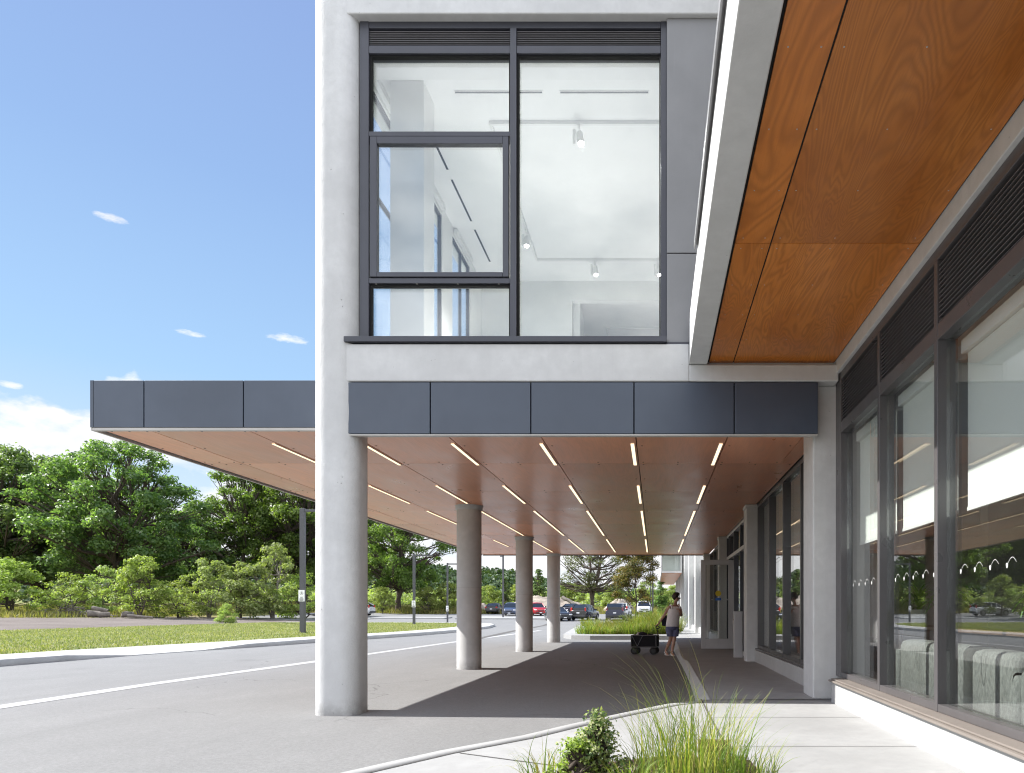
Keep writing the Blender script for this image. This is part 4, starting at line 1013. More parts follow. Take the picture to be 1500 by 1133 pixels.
place(big[0], P2(178, 85.0), 85.0, 'broad dark tree with forking bare limbs behind the brush pile', 1.250, .6, GT, 1.212)
t = place(copy_tree(big[1]), P2(10, 87.5), 87.5, 'dark spreading tree at the far end of the tree line beside the picture edge', 1.250, 2.1, GT, 1.225)
place(big[1], P2(60, 97.5), 97.5, 'tall dark tree rising between the broad forked tree and the end of the line', 1.275, .2, GT)
t = place(copy_tree(big[0]), P2(284, 102.5), 102.5, 'dark tree whose low crown fills the dip next to the slender tree', 0.90, 3.6, GT, 0.89)
place(tall, P2(352, 105.0), 105.0, 'slender dark tree under the tip of the canopy with sky on its side', 1.250, 1.0, GT, 1.163)
t = place(copy_tree(big[1]), P2(440, 110.0), 110.0, 'tall leafy tree behind the nearest lamp pole', 1.250, 4.0, GT, 1.400)
for ch in t.children:
    if ch.name.startswith('crown'):
        ch.data = ch.data.copy(); ch.data.materials[0] = M['leafE']
t = place(copy_tree(tall), P2(400, 115.0), 115.0, 'narrow tree showing between the slender tree and the lamp pole', 1.312, 2.4, GT, 1.250)
for ch in t.children:
    if ch.name.startswith('crown'): ch.data = ch.data.copy(); ch.data.materials[0] = M['leafE']
t = place(copy_tree(big[0]), P2(583, 97), 97, 'big round tree behind the white parked car, its top under the canopy', .90, 5.1, GT, 1.05)
for ch in t.children:
    if ch.name.startswith('crown'): ch.data = ch.data.copy(); ch.data.materials[0] = M['leafE']
t = place(copy_tree(big[1]), P2(492, 118.8), 118.8, 'tall tree mostly hidden behind the corner column', 1.188, 1.2, GT, 1.250)
t = place(copy_tree(big[0]), P2(-70, 87.5), 87.5, 'dark tree just past the edge of the photo at the end of the line', 1.250, 1.9, GT, 1.188)
t = place(copy_tree(tall), P2(120, 115.0), 115.0, 'dark tree deep in the wood behind the broad forked tree', 1.375, 2.9, GT, 1.188)
t = place(copy_tree(tall), P2(215, 122.5), 122.5, 'dark narrow tree deep in the wood near the dip', 1.375, .4, GT, 1.000)
bush = [make_tree('shrub', 'shrub', s, 5.2, 5.6, 1, .10, 34, 330, .24, lf, 'bark', .10, 3, 'round', .42, (.09, .18)) for s, lf in ((41, 'leafB'), (47, 'leafB'), (53, 'leafC'))]
bush += [make_tree('shrub', 'shrub', 57, 5.6, 4.4, 1, .06, 30, 300, .24, 'leafC', 'barkpale', .09, 4, 'oval', .45, (.09, .17)), make_tree('shrub', 'shrub', 59, 4.6, 6.4, 1, .05, 40, 260, .22, 'leafB', 'bark', .09, 4, 'spread', .5, (.08, .16))]
BU = [(15, 60, 0, 1.1, 'big yellow green shrub at the start of the shrub row'), (95, 63, 4, .80, 'low green shrub next to the big first shrub'), (150, 66, 3, .92, 'olive shrub behind the grey brush pile'),
      (205, 64, 0, .98, 'bright green shrub over the felled logs'), (262, 67, 4, .9, 'green shrub between the logs and the lone round bush'), (305, 69, 3, 1.02, 'olive green shrub standing behind the lone round bush'),
      (352, 70, 2, 1.15, 'large olive shrub under the slender tree'), (400, 72, 3, 1.25, 'tallest olive shrub, beside the thin bare stem'), (446, 74, 4, 1.2, 'green shrub behind the sign on the nearest lamp pole'),
      (505, 82, 0, .9, 'green shrub hidden partly by the corner column'), (-40, 60, 1, 1.0, 'shrub past the edge of the photo'), (560, 93, 1, .6, 'low shrub under the big round tree'), (625, 96, 0, .85, 'dense shrub beside the second lamp pole'), (655, 99, 1, .8, 'shrub behind the thin third lamp pole')]
used = set()
for k, (px, Y, v, s, lb_) in enumerate(BU):
    o = bush[v] if v not in used else copy_tree(bush[v]); used.add(v)
    place(o, P2(px, Y), Y, lb_, s, k * 1.3, GB, s * (.82, 1.0, .9, 1.08)[k % 4])
sm = make_tree('shrub', 'shrub', 61, 1.5, 1.5, .2, .05, 16, 2200, .085, 'leafB', 'bark', .03, 3, 'round', .3, (.16, .26))
place(sm, P2(331, 57), 57, 'small round bush alone at the edge of the gravel track', 1.0, 0)
# mid distance
MID = [(700, 112, 0, .75, 'yellow green shrub past the black hatchback'), (718, 118, 1, .8, 'light shrub left of the far lamp pole'), (758, 116, 0, .85, 'bright shrub behind the blue car'), (775, 120, 2, .8, 'olive shrub between the second and third round columns'),
       (815, 118, 2, .9, 'olive shrub beside the farthest round column'), (838, 125, 0, .9, 'light green shrub under the pale sparse tree'), (905, 122, 2, .9, 'olive shrub behind the minivan'), (890, 130, 1, .8, 'green shrub between the pale sparse tree and the autumn tree'), (690, 105, 2, .7, 'olive shrub at the edge of the nearest round column'), (985, 115, 1, .8, 'green shrub beyond the conical tree'), (948, 126, 2, 1.0, 'shrub behind the white pickup')]
for k, (px, Y, v, s, lb_) in enumerate(MID): place(copy_tree(bush[v]), P2(px, Y), Y, lb_, s, k * 2.1, 'shrubs beyond the parking lot', s * .95)
cf = make_tree('conifer_tree', 'tree', 71, 5.2, 2.6, .5, .04, 60, 420, .20, 'leafA', 'bark', .09, 1, 'cone', .2, (.09, .17))
place(cf, P2(739, 104), 104, 'dark narrow conifer behind the far lamp pole', 1.0, 0, 'dark conifers beyond the lot')
place(copy_tree(cf), P2(789, 112), 112, 'dark conifer showing at the edge of the middle round column', 1.3, 2, 'dark conifers beyond the lot')
ps = make_tree('sparse_tree', 'tree', 83, 12.5, 12.5, 4, .28, 110, 60, .28, 'leafS', 'bark', .40, 2, 'round', .22, (.06, .11), 0, .82)
place(ps, P2(868, 116), 116, 'tall pale tree with thin leaves and two dark leaning trunks', 1.0, .3)
at = make_tree('autumn_tree', 'tree', 91, 6.2, 2.75, 1.2, .245, 60, 1700, .105, 'leafD', 'bark', .045, 1, 'round', .22, (.12, .2), 0, .8)
place(at, P2(932, 42), 42, 'young bronze green tree in the planting bed before the pickup', 1.0, 0, z=SW)
ct = make_tree('conical_tree', 'tree', 95, 3.6, 1.6, .4, .08, 46, 1500, .10, 'leafA', 'bark', .04, 1, 'cone', .2, (.12, .22), 0, .9)
place(ct, P2(968, 60), 60, 'small bright green conical tree behind the person', 1.0, 0, z=SW)
# hills with a far wood
hx = np.arange(-900, 901, 25.0); hy = np.arange(330, 900, 25.0)
def hill(x, y):
    b = np.interp(x, [-900, -420, -250, -150, -100, -60, -20, 30, 120, 400, 900], [46, 44, 34, 26, 22, 15, 9, 7, 10, 16, 20])
    return b * np.clip((y - 330) / 170, 0, 1) ** .8 * (1 + .08 * np.sin(x / 37) + .05 * np.sin(x / 13 + y / 50))
X, Y = np.meshgrid(hx, hy, indexing='ij'); V = np.stack([X, Y, hill(X, Y) - .5], -1).reshape(-1, 3)
I = np.arange(X.size).reshape(X.shape); F = np.stack([I[:-1, :-1], I[1:, :-1], I[1:, 1:], I[:-1, 1:]], -1).reshape(-1, 4)
tag(raw('hill', V, F, 'lawn'), kind='structure')
rng = np.random.default_rng(5); n = 3400
tx = rng.uniform(-560, 260, n); ty = 335 + 190 * rng.random(n) ** .8
cent = np.stack([tx, ty, hill(tx, ty) + rng.uniform(1.5, 5, n)], 1)
Cs, Ns = clumps(cent, rng.uniform(3.0, 5.5, n), 2.3, rng, .9, .4)
V, F = leaves(Cs, Ns, rng.uniform(1.6, 3.4, len(Cs)), rng, .8)
tag(raw('far_wood', V, F, 'leafH'), 'pale green wooded hill far beyond the parking lot', 'wood', kind='stuff')
# mid wood band hiding the foot of the hill
n = 420; tx = rng.uniform(-150, 90, n); ty = rng.uniform(150, 230, n)
tx -= np.where(tx > -10, 0, 0)
cent = np.stack([tx, ty, gz(tx, ty) + rng.uniform(.3, 3.6, n)], 1)
Cs, Ns = clumps(cent, rng.uniform(1.6, 3.2, n), 9, rng, .85, .4)
V, F = leaves(Cs, Ns, rng.uniform(.5, 1.1, len(Cs)), rng, .7)
tag(raw('scrub_belt', V, F, 'leafC'), 'low mixed scrub beyond the parking lot', 'scrub', kind='stuff')

# ------------------------------------------------------------------ grasses
def blades(base, hgt, wid, rng, lean=.35, droop=1.0, seg=5, az=None):
    n = len(base); a = rng.uniform(0, 2 * np.pi, n) if az is None else az
    d = np.stack([np.cos(a), np.sin(a), np.zeros(n)], 1); q = np.stack([-np.sin(a + .6), np.cos(a + .6), np.zeros(n)], 1)
    e = np.pi / 2 - np.abs(rng.normal(0, lean, n)); p = base.copy(); rows = []
    de = droop * rng.uniform(.35, 1.25, n) / seg
    for i in range(seg + 1):
        w = (wid * (1 - (i / (seg + .25)) ** 1.7))[:, None] * .5
        rows.append(p - q * w); rows.append(p + q * w)
        p = p + (d * np.cos(e)[:, None] + np.array([0, 0, 1.0]) * np.sin(e)[:, None]) * (hgt / seg)[:, None]; e = e - de * (i + 1) * .45
    V = np.stack(rows, 1); k = 2 * (seg + 1)
    f = np.array([(2 * i, 2 * i + 1, 2 * i + 3, 2 * i + 2) for i in range(seg)])
    F = (np.arange(n)[:, None, None] * k + f[None]).reshape(-1, 4); return V.reshape(-1, 3), F
def clump_grass(name, label, x, y, z, rad_, n, h, w, mat, seed, lean=.3, droop=1.0, group=None, hv=(.45, 1.0), cat='grass clump'):
    r = np.random.default_rng(seed); a = r.uniform(0, 6.283, n); rr = rad_ * np.sqrt(r.random(n))
    b = np.stack([rr * np.cos(a), rr * np.sin(a), np.zeros(n)], 1)
    V, F = blades(b, h * r.uniform(hv[0], hv[1], n), np.full(n, w) * r.uniform(.6, 1.3, n), r, lean, droop, 6, a + r.normal(0, .9, n))
    o = raw(name, V, F, mat, loc=(x, y, z)); return tag(o, label, cat, group)
ZS = SW + .008
g = clump_grass('ornamental_grass', 'tall ornamental grass clump with long arching blades over the sidewalk', .20, 3.98, ZS, .32, 460, .60, .0062, 'blade', 5, .26, .75, None, (.35, 1.0))
# long thin flower stems of the same clump
r_ = np.random.default_rng(8); n = 64; a = r_.uniform(0, 6.283, n); b = np.stack([.16 * np.cos(a), .14 * np.sin(a), np.zeros(n)], 1)
az_ = np.where(r_.random(n) < .7, r_.normal(np.pi, .5, n), r_.uniform(0, 6.28, n))
V, F = blades(b, r_.uniform(.55, 1.0, n), np.full(n, .0042), r_, .26, .85, 8, az_)
raw('flower_stem', V, F, 'blade', g)
clump_grass('ornamental_grass', 'low arching grass tuft beside the leafy bush at the pavement edge', -.62, 3.98, ZS, .17, 120, .34, .006, 'bladebed', 6, .5, 1.5, None, (.4, 1.0))
clump_grass('ornamental_grass', 'small grass tuft between the bush and the tall grass clump', -.12, 3.72, ZS, .14, 120, .30, .006, 'blade', 16, .5, 1.3)
clump_grass('ornamental_grass', 'short grass growing at the outer side of the tall clump', .52, 3.86, ZS, .16, 170, .36, .006, 'blade', 17, .35, .9)
lbm = make_tree('leafy_shrub', 'shrub', 105, .37, .34, .05, .08, 30, 15000, .026, 'leafY', 'bark', .008, 3, 'cone', .2, (.14, .26), 0, .7)
place(lbm, -.335, 3.93, 'little variegated leafy bush in the planting bed by the road edge', 1.0, 0, z=ZS)
lb2 = make_tree('leafy_shrub', 'shrub', 106, .24, .3, .05, .08, 22, 15000, .024, 'leafB', 'bark', .008, 3, 'round', .2, (.16, .28), 0, .7)
place(lb2, -.45, 3.80, 'low green leafy bush beneath the variegated bush', 1.0, 0, z=ZS)
t = thing('edging_board', 'short dark timber edging board half hidden behind the tall grass', 'board', (.40, 4.62, ZS), rad(-14))
m = MB(); m.box(-.11, .11, -.02, .02, -.02, .11); m.build('board', 'oak', t, bevel=.006)
for k, (x, y, s, lb_) in enumerate([(-.20, 4.1, .055, 'brown rock in the bed right beside the tall grass'), (-.13, 4.18, .035, 'small brown rock behind the bigger one in the bed')]):
    m = MB(); r = random.Random(k); rings = []
    for i in range(5):
        z = s * (-.2 + i * .28); q = s * [1.1, 1.25, 1.1, .75, .25][i]
        rings.append([(q * (1 + r.uniform(-.18, .18)) * math.cos(j * .785), q * (1 + r.uniform(-.18, .18)) * math.sin(j * .785), z) for j in range(8)])
    m.loft(rings, smooth=False); o = m.build('rock', 'rock'); o.location = (x, y, ZS); tag(o, lb_, 'rock', 'rocks in the planting bed')
# planting bed beyond the canopy
rb = random.Random(4); nb = 0
names = ['golden', 'bright green', 'tan', 'grey green', 'tawny', 'olive', 'yellow green', 'pale']
BP = [(857, 29.2), (866, 31.5), (873, 29.0), (884, 30.2), (892, 29.1), (899, 33), (906, 29.3), (914, 31), (922, 29.1), (931, 30.4), (940, 29.2), (949, 31), (957, 29.3), (966, 30.5), (975, 29.2), (984, 30), (869, 36), (882, 40), (897, 42), (912, 38), (925, 35), (941, 36), (953, 34), (965, 36), (978, 34), (860, 44), (936, 46), (960, 44), (988, 33)]
for k, (px, Y) in enumerate(BP):
    hh = .74 if px < 920 else 1.0
    if 940 < px < 985: hh = 1.35
    if Y < 29.6: hh *= .72
    side = 'beside the wagon' if 915 < px < 965 else 'at the road end of the bed' if px < 880 else 'by the sidewalk end of the bed' if px >= 965 else 'in the middle of the bed'
    row = 'in the front row' if Y < 29.7 else 'in the second row' if Y < 33.5 else 'in the back rows'
    clump_grass('bed_grass', f'{names[k % 8]} ornamental grass clump {row} {side}, clump before tuft {k}'.split(', clump')[0], P2(px, Y), Y, .186, .42, 230, hh, .018, 'bladebed' if k % 4 else 'blade', 200 + k, .35, .9, 'grasses in the far planting bed', (.5, 1.0))
sb = make_tree('leafy_shrub', 'shrub', 111, .8, 1.0, .1, .05, 16, 2200, .06, 'leafS', 'bark', .02, 3, 'round', .3, (.16, .28))
place(sb, P2(917, 33.5), 33.5, 'grey green low shrub among the grasses of the far bed', 1.0, 0, z=.186)
# lawn blades and meadow strips
rng = np.random.default_rng(9)
def scatter(name, label, n, fx, fy, h, w, mat, lean, zoff, keep=None):
    x = fx(n); y = fy(n, x)
    if keep is not None: k = keep(x, y); x, y = x[k], y[k]
    b = np.stack([x, y, gz(x, y) + zoff], 1); m_ = len(x)
    V, F = blades(b, h * rng.uniform(.5, 1.2, m_), np.full(m_, w), rng, lean, .9, 2)
    tag(raw(name, V, F, mat), label, 'grass', kind='stuff')
inl = lambda x, y: x < np.interp(y, [p[1] for p in o3], [p[0] for p in o3]) - .05
scatter('lawn_grass', 'short patchy lawn between sidewalk and gravel', 90000, lambda n: rng.uniform(-34, -11, n), lambda n, x: 13 + 47 * rng.random(n) ** 1.5, .075, .03, 'bladelawn', .6, .14, inl)
scatter('meadow_grass', 'long dry meadow grass along the gravel track', 42000, lambda n: rng.uniform(-78, -36, n), lambda n, x: rng.uniform(40, 92, n), .55, .07, 'bladedry', .35, 0,
        lambda x, y: ((x < -51.6 + np.clip(y - 50, 0, 99) * .16)) & ((y < 70) | (x < -44)) | ((y > 86) & (y < 94) & (x < -44)))
scatter('meadow_grass', 'golden meadow grass behind the parked cars', 30000, lambda n: rng.uniform(-62, 22, n), lambda n, x: rng.uniform(94.5, 118, n), .75, .10, 'bladedry', .35, 0)
# ------------------------------------------------------------------ lamp poles
def lamp(x, y, h, w, arm, label, sign=None, z=None, head=True):
    t = thing('street_lamp', label, 'street lamp', (x, y, gz1(x, y) if z is None else z), 0, 'dark square lamp poles')
    m = MB(); m.box(-w / 2, w / 2, -w / 2, w / 2, .012, h); m.build('pole', 'pole', t, bevel=.008)
    m = MB(); m.box(-w * .85, w * .85, -w * .85, w * .85, -.03, .011); m.build('base_plate', 'pole', t)
    if arm:
        s = 1 if arm > 0 else -1
        m = MB(); m.box(s * w / 2 + s * .001, arm, -w * .36, w * .36, h - .16, h - .05); m.build('arm', 'pole', t, bevel=.006)
        m = MB(); m.box(arm - s * .55, arm - s * .02, -w * .28, w * .28, h - .172, h - .1605); m.build('lens', 'trackw', t)
    if sign:
        zs, sw, sh = sign
        m = MB(); m.box(-sw / 2, sw / 2, -w / 2 - .014, -w / 2 - .003, zs - sh / 2, zs + sh / 2); sg = m.build('sign', 'signw', t, bevel=.002)
        yy = -w / 2 - .0155; k = MB(); r = sw * .26; cz = zs + sh * .22
        pts = [(r * math.cos(a), yy, cz + r * math.sin(a)) for a in [i * math.pi / 12 for i in range(25)]]
        k.tube(pts, .006, 5, cap=False)
        k.disc((.012, yy, cz + r * .5), r * .2, 10); k.box(-.012, .02, yy - .001, yy + .001, cz - r * .25, cz + r * .35); k.box(.02, r * .65, yy - .001, yy + .001, cz - r * .25, cz - r * .05)
        k.box(-r * .8, -.02, yy - .001, yy + .001, cz - r * .55, cz - r * .4)
        for row, (a, hh) in enumerate(((.42, .028), (.62, .02), (.66, .05))):
            zz = zs - sh * (.13 + .11 * row + (.03 if row == 2 else 0)); k.box(-sw * a / 2, sw * a / 2, yy - .001, yy + .001, zz - hh / 2, zz + hh / 2)
        k.build('symbol', 'ink', sg)
    return t
lamp(P2(443.5, 31.5), 31.5, 5.75, .20, 1.5, 'nearest lamp pole, with a white parking sign, standing on the lawn', (1.72, .28, .52), .142)
lamp(P2(606.5, 52), 52, 5.35, .17, 1.4, 'second lamp pole on the lawn, with a small white sign, before the round tree', (1.55, .28, .5), .142)
lamp(P2(655.5, 62), 62, 5.5, .13, 1.5, 'thin far lamp pole whose arm runs behind the nearest round column', (1.35, .22, .5), .02)
lamp(P2(737, 78), 78, 7.2, .17, -.35, 'lamp pole behind the parked cars between the first two round columns', None)
lamp(P2(956.3, 59), 59, 5.6, .115, 0, 'tall dark pole next to the young bronze tree', None, .18)
lamp(P2(953.2, 72), 72, 5.6, .10, 0, 'thin dark pole half hidden behind the taller pole', None)

# ------------------------------------------------------------------ cars
def car(kind, color, label, x, y, yaw, lights=True, scale=1.0):
    """front points to -Y when yaw = 0 (towards the camera)"""
    t = thing('parked_car', label, 'pickup' if kind == 'pickup' else 'minivan' if kind == 'minivan' else 'car', (x, y, gz1(x, y) + .012), rad(yaw), 'cars parked in the lot')
    t.scale = (scale,) * 3
    if kind == 'suv':
        body = [(-2.30, .36, .62, .66), (-2.22, .26, .84, .84), (-1.95, .22, .96, .90), (-1.0, .20, 1.05, .925), (.2, .20, 1.06, .93), (1.6, .20, 1.09, .92), (2.15, .25, 1.10, .88), (2.30, .38, 1.0, .80)]
        gh = [(-1.08, 1.04, 1.06, .80, .76), (-.30, 1.05, 1.58, .86, .62), (.35, 1.05, 1.67, .87, .65), (1.55, 1.08, 1.63, .86, .64), (2.14, 1.09, 1.30, .80, .70)]
    elif kind == 'minivan':
        body = [(-2.5, .36, .62, .66), (-2.42, .26, .86, .86), (-2.1, .22, .98, .94), (-1.3, .20, 1.05, .97), (.2, .20, 1.06, .99), (1.8, .20, 1.08, .98), (2.40, .25, 1.10, .95), (2.50, .38, 1.06, .90)]
        gh = [(-1.75, 1.04, 1.06, .84, .80), (-.75, 1.05, 1.62, .92, .72), (.2, 1.05, 1.76, .93, .76), (1.9, 1.08, 1.74, .93, .76), (2.44, 1.09, 1.40, .88, .78)]
    elif kind == 'hatch':
        body = [(-2.1, .34, .58, .62), (-2.02, .24, .74, .80), (-1.7, .2, .86, .86), (-.9, .18, .94, .88), (.2, .18, .96, .89), (1.4, .18, .98, .88), (1.98, .24, .98, .84), (2.1, .36, .88, .76)]
        gh = [(-1.02, .93, .95, .76, .72), (-.2, .94, 1.36, .82, .58), (.4, .95, 1.47, .83, .60), (1.3, .97, 1.42, .82, .58), (1.98, .98, 1.12, .76, .66)]
    else:
        body = [(-2.75, .45, .80, .72), (-2.68, .36, 1.05, .92), (-2.3, .34, 1.12, .96), (-1.3, .34, 1.16, .98), (.9, .34, 1.16, .98), (2.2, .34, 1.14, .97), (2.6, .38, 1.12, .95), (2.7, .5, 1.0, .9)]
        gh = [(-1.30, 1.15, 1.17, .84, .80), (-.62, 1.15, 1.76, .90, .70), (0, 1.15, 1.84, .90, .72), (.85, 1.15, 1.80, .90, .70), (1.0, 1.15, 1.2, .88, .8)]
    def sec(y, zb, zt, w):
        h = zt - zb
        P = [(w * .82, zb), (w * .97, zb + h * .15), (w, zb + h * .45), (w * .985, zb + h * .75), (w * .93, zb + h * .96), (w * .55, zt + .015)]
        return [(px, y, pz) for px, pz in P] + [(-px, y, pz) for px, pz in P[::-1]]
    m = MB(); m.loft([sec(*s) for s in body])
    # roof and pillars
    roof = []
    for i, (yy, zb, zt, wb, wt) in enumerate(gh):
        if i == 0 or i == len(gh) - 1: continue
        roof.append([(wt * .99, yy, zt - .05), (wt * .86, yy, zt + .005), (0, yy, zt + .03), (-wt * .86, yy, zt + .005), (-wt * .99, yy, zt - .05), (0, yy, zt - .055)])
    m.loft(roof)
    for i, (yy, zb, zt, wb, wt) in enumerate(gh):
        if i + 1 < len(gh):
            y2, zb2, zt2, wb2, wt2 = gh[i + 1]
            for s in (-1, 1):
                if i == 0: m.tube([(s * wb, yy, zb), (s * wt2, y2, zt2 - .02)], .035, 6)
                if i == len(gh) - 2: m.tube([(s * wt * .98, yy, zt - .02), (s * wt2, y2, zt2), (s * wb2, y2 + .05, zb2)], .05, 6)
        if 0 < i < len(gh) - 1:
            for s in (-1, 1): m.tube([(s * wb, yy, zb), (s * wt, yy, zt - .04)], .035, 6)
    m.build('body', paint_mat('paint_' + label.split()[0] + kind, color) if (kind, color) not in PAINT else PAINT[(kind, color)], t)
    g = MB(); rings = []
    for (yy, zb, zt, wb, wt) in gh: rings.append([(wb, yy, zb - .03), (wt, yy, zt - .03), (0, yy, zt - .01), (-wt, yy, zt - .03), (-wb, yy, zb - .03), (0, yy, zb - .06)])
    g.loft(rings, smooth=False); g.build('window_glass', 'autoglass', t)
    yf, yr = body[0][0], body[-1][0]; wr = .36 if kind in ('pickup',) else .335
    ax = (yf + .92, yr - .88)
    for yy in ax:
        for s in (-1, 1):
            wx = s * (body[3][3] - .11)
            w = MB(); w.tube([(wx - s * .11, yy, wr), (wx - s * .09, yy, wr), (wx + s * .10, yy, wr), (wx + s * .12, yy, wr)], [wr * .86, wr, wr, wr * .88], 22); wo_ = w.build('wheel', 'tyre', t)
            w = MB(); w.tube([(wx + s * .1205, yy, wr), (wx + s * .130, yy, wr)], [wr * .66, wr * .6], 18); w.build('rim', 'rim', wo_)
            a = MB(); rg = []
            for q in range(13):
                an = math.pi * q / 12; rg.append((wx + s * .085, yy + (wr + .05) * math.cos(an), wr + (wr + .05) * math.sin(an)))
            a.tube(rg, .045, 6); a.build('wheel_arch', 'plastic', t)
    zt = body[1][2]; wf = body[1][3]
    for s in (-1, 1):
        h = MB(); h.obox((s * wf * .78, yf + .10, zt - .10), (.34, .16, .13), Matrix.Rotation(s * .35, 3, 'Z')); h.build('headlight', 'headlight', t, bevel=.02)
        l = MB(); zr = body[-2][2]
        if kind == 'minivan' or kind == 'suv': l.obox((s * body[-2][3] * .86, yr - .10, zr + .02), (.15, .14, .46 if kind == 'minivan' else .36), Matrix.Rotation(-s * .3, 3, 'Z'))
        else: l.obox((s * body[-2][3] * .88, yr - .09, zr - .10), (.26, .14, .16), Matrix.Rotation(-s * .3, 3, 'Z'))
        l.build('tail_light', 'taillight', t, bevel=.02)
        r = MB(); r.obox((s * (gh[0][3] + .17), gh[0][0] + .35, gh[0][1] + .08), (.20, .10, .15), Matrix.Identity(3)); r.build('wing_mirror', 'plastic', t, bevel=.03)
    b = MB(); b.box(-body[1][3] * .72, body[1][3] * .72, yf - .035, yf + .12, body[1][1] + .03, body[1][1] + .17); b.build('bumper', 'plastic', t, bevel=.03)
    b = MB(); b.box(-body[-2][3] * .85, body[-2][3] * .85, yr - .12, yr + .05, body[-2][1] + .10, body[-2][1] + .30); b.build('bumper', 'plastic', t, bevel=.03)
    b = MB(); b.box(-wf * .48, wf * .48, yf - .012, yf + .10, body[0][1] + .16, body[0][1] + .30); b.build('grille', 'plastic', t, bevel=.02)
    b = MB(); b.box(-.16, .16, yr + .052, yr + .060, .72 if kind != 'hatch' else .6, .83 if kind != 'hatch' else .71); b.box(-.16, .16, yf - .046, yf - .038, body[1][1] + .05, body[1][1] + .15); b.build('number_plate', 'plate', t)
    return t
PAINT = {}
car('hatch', (.020, .022, .028), 'black hatchback parked with its back to us beside the blue car', P2(726, 96), 96, 176)
car('suv', (.045, .065, .125), 'blue grey car facing us partly behind the middle round column', P2(748.5, 86.5), 86.5, 6)
car('suv', (.42, .018, .025), 'red car facing us beside the middle round column', P2(786.5, 88), 88, 22)
car('hatch', (.025, .028, .035), 'dark car almost hidden behind the farthest round column', P2(817.5, 71), 71, 28)
car('hatch', (.018, .022, .035), 'small dark blue car between the farthest column and the black SUV', P2(841, 92), 92, 160)
car('suv', (.022, .022, .025), 'black SUV seen from behind, with a light number plate', P2(857.5, 72.5), 72.5, 167)
car('minivan', (.020, .024, .055), 'dark navy minivan seen from behind beside the bronze tree', P2(903, 72.5), 72.5, 179)
car('suv', (.66, .67, .68), 'white car peeking out behind the dark minivan', P2(912, 82), 82, 176)
car('pickup', (.62, .63, .63), 'white pickup facing us behind the thin trunk of the bronze tree', P2(943, 90), 90, 3)
car('suv', (.72, .72, .73), 'white SUV by the lawn with its tail sticking out past the corner column', P2(548, 84) - 2.45, 84, -93)

# ------------------------------------------------------------------ rubble, logs
def heap(name, label, cat, x, y, w, d, h, mat, seed):
    rng = np.random.default_rng(seed); n = 46; u = np.linspace(-1, 1, n); X, Y = np.meshgrid(u, u, indexing='ij')
    r2 = np.clip(1 - X ** 2 - Y ** 2, 0, 1); Z = h * r2 ** .75
    for f, a in ((3, .22), (7, .12), (15, .07)):
        p = rng.uniform(0, 6.28, 4); Z += h * a * np.sin(f * X + p[0] + 2 * np.sin(f * .6 * Y + p[1])) * np.cos(f * Y * 1.1 + p[2]) * np.sqrt(r2)
    Z += rng.normal(0, h * .04, Z.shape) * np.sqrt(r2)
    V = np.stack([X * w / 2, Y * d / 2, Z - .1], -1).reshape(-1, 3); I = np.arange(n * n).reshape(n, n)
    F = np.stack([I[:-1, :-1], I[1:, :-1], I[1:, 1:], I[:-1, 1:]], -1).reshape(-1, 4)
    k = (X ** 2 + Y ** 2 < 1.02).reshape(-1); F = F[k[F].all(1)]
    return tag(raw(name, V, F, mat, loc=(x, y, gz1(x, y))), label, cat)
heap('rubble_heap', 'long heap of stones and earth behind the red car', 'heap', P2(800, 103), 103, 15, 6, 2.2, 'rock', 3)
heap('gravel_heap', 'pointed pale gravel heap behind the minivan', 'heap', P2(906, 100), 100, 5, 4, 2.0, 'rock', 4)
heap('rubble_heap', 'low heap of stones behind the black hatchback', 'heap', P2(705, 104), 104, 5, 4, 1.3, 'rock', 8)
def log(name, label, a, b, r0, cat='log', group='felled logs by the gravel track'):
    a = Vector(a); b = Vector(b); c = (a + b) / 2
    t = thing(name, label, cat, c, 0, group); m = MB(); m.tube(sway(a - c, b - c, 5, .15, int(r0 * 999)), [r0, r0 * .97, r0 * .93, r0 * .9, r0 * .8, r0 * .75], 10); m.build('trunk', 'barkpale', t); return t
def lz(px, Y): x = P2(px, Y); return x, Y, gz1(x, Y)
x, y, z = lz(128, 60.2); x2, y2, z2 = lz(161, 61); log('felled_log', 'thick grey log, biggest of the felled ones', (x, y, z + .35), (x2, y2, z2 + .32), .30)
x, y, z = lz(136, 60.9); x2, y2, z2 = lz(158, 61.3); log('felled_log', 'grey log lying on top of the biggest log', (x, y, z + .85), (x2, y2, z2 + .62), .20)
x, y, z = lz(178, 61.2); x2, y2, z2 = lz(196, 61.8); log('felled_log', 'short stubby grey log beside the long thin one', (x, y, z + .35), (x2, y2, z2 + .4), .28)
x, y, z = lz(186, 60.6); x2, y2, z2 = lz(224, 61.4); log('felled_log', 'long thin pale log on the dry grass', (x, y, z + .28), (x2, y2, z2 + .15), .14)
x, y, z = lz(824, 100); x2, y2, z2 = lz(843, 99); log('felled_log', 'brown log resting on the stone heap by the farthest round column', (x, y, z + 2.3), (x2, y2, z2 + 1.2), .28, group=None)
rb = random.Random(12); m = MB(); bx, by = P2(108, 62), 62
for k in range(150):
    p = Vector((rb.gauss(0, 1.5), rb.gauss(0, .8), 0)); p.z = max(0, 1.1 - .5 * abs(p.x)) * rb.random()
    d = Vector((rb.uniform(-1, 1), rb.uniform(-1, 1), rb.uniform(-.25, .5))).normalized() * rb.uniform(.5, 1.5)
    m.tube([p - d * .5, p + Vector((0, 0, .1)), p + d * .5], [.03, .025, .012], 5, cap=False)
o = m.build('brush_heap', 'barkpale'); o.location = (bx, by, gz1(bx, by)); tag(o, 'grey heap of dead brush left of the felled logs', 'brush heap')

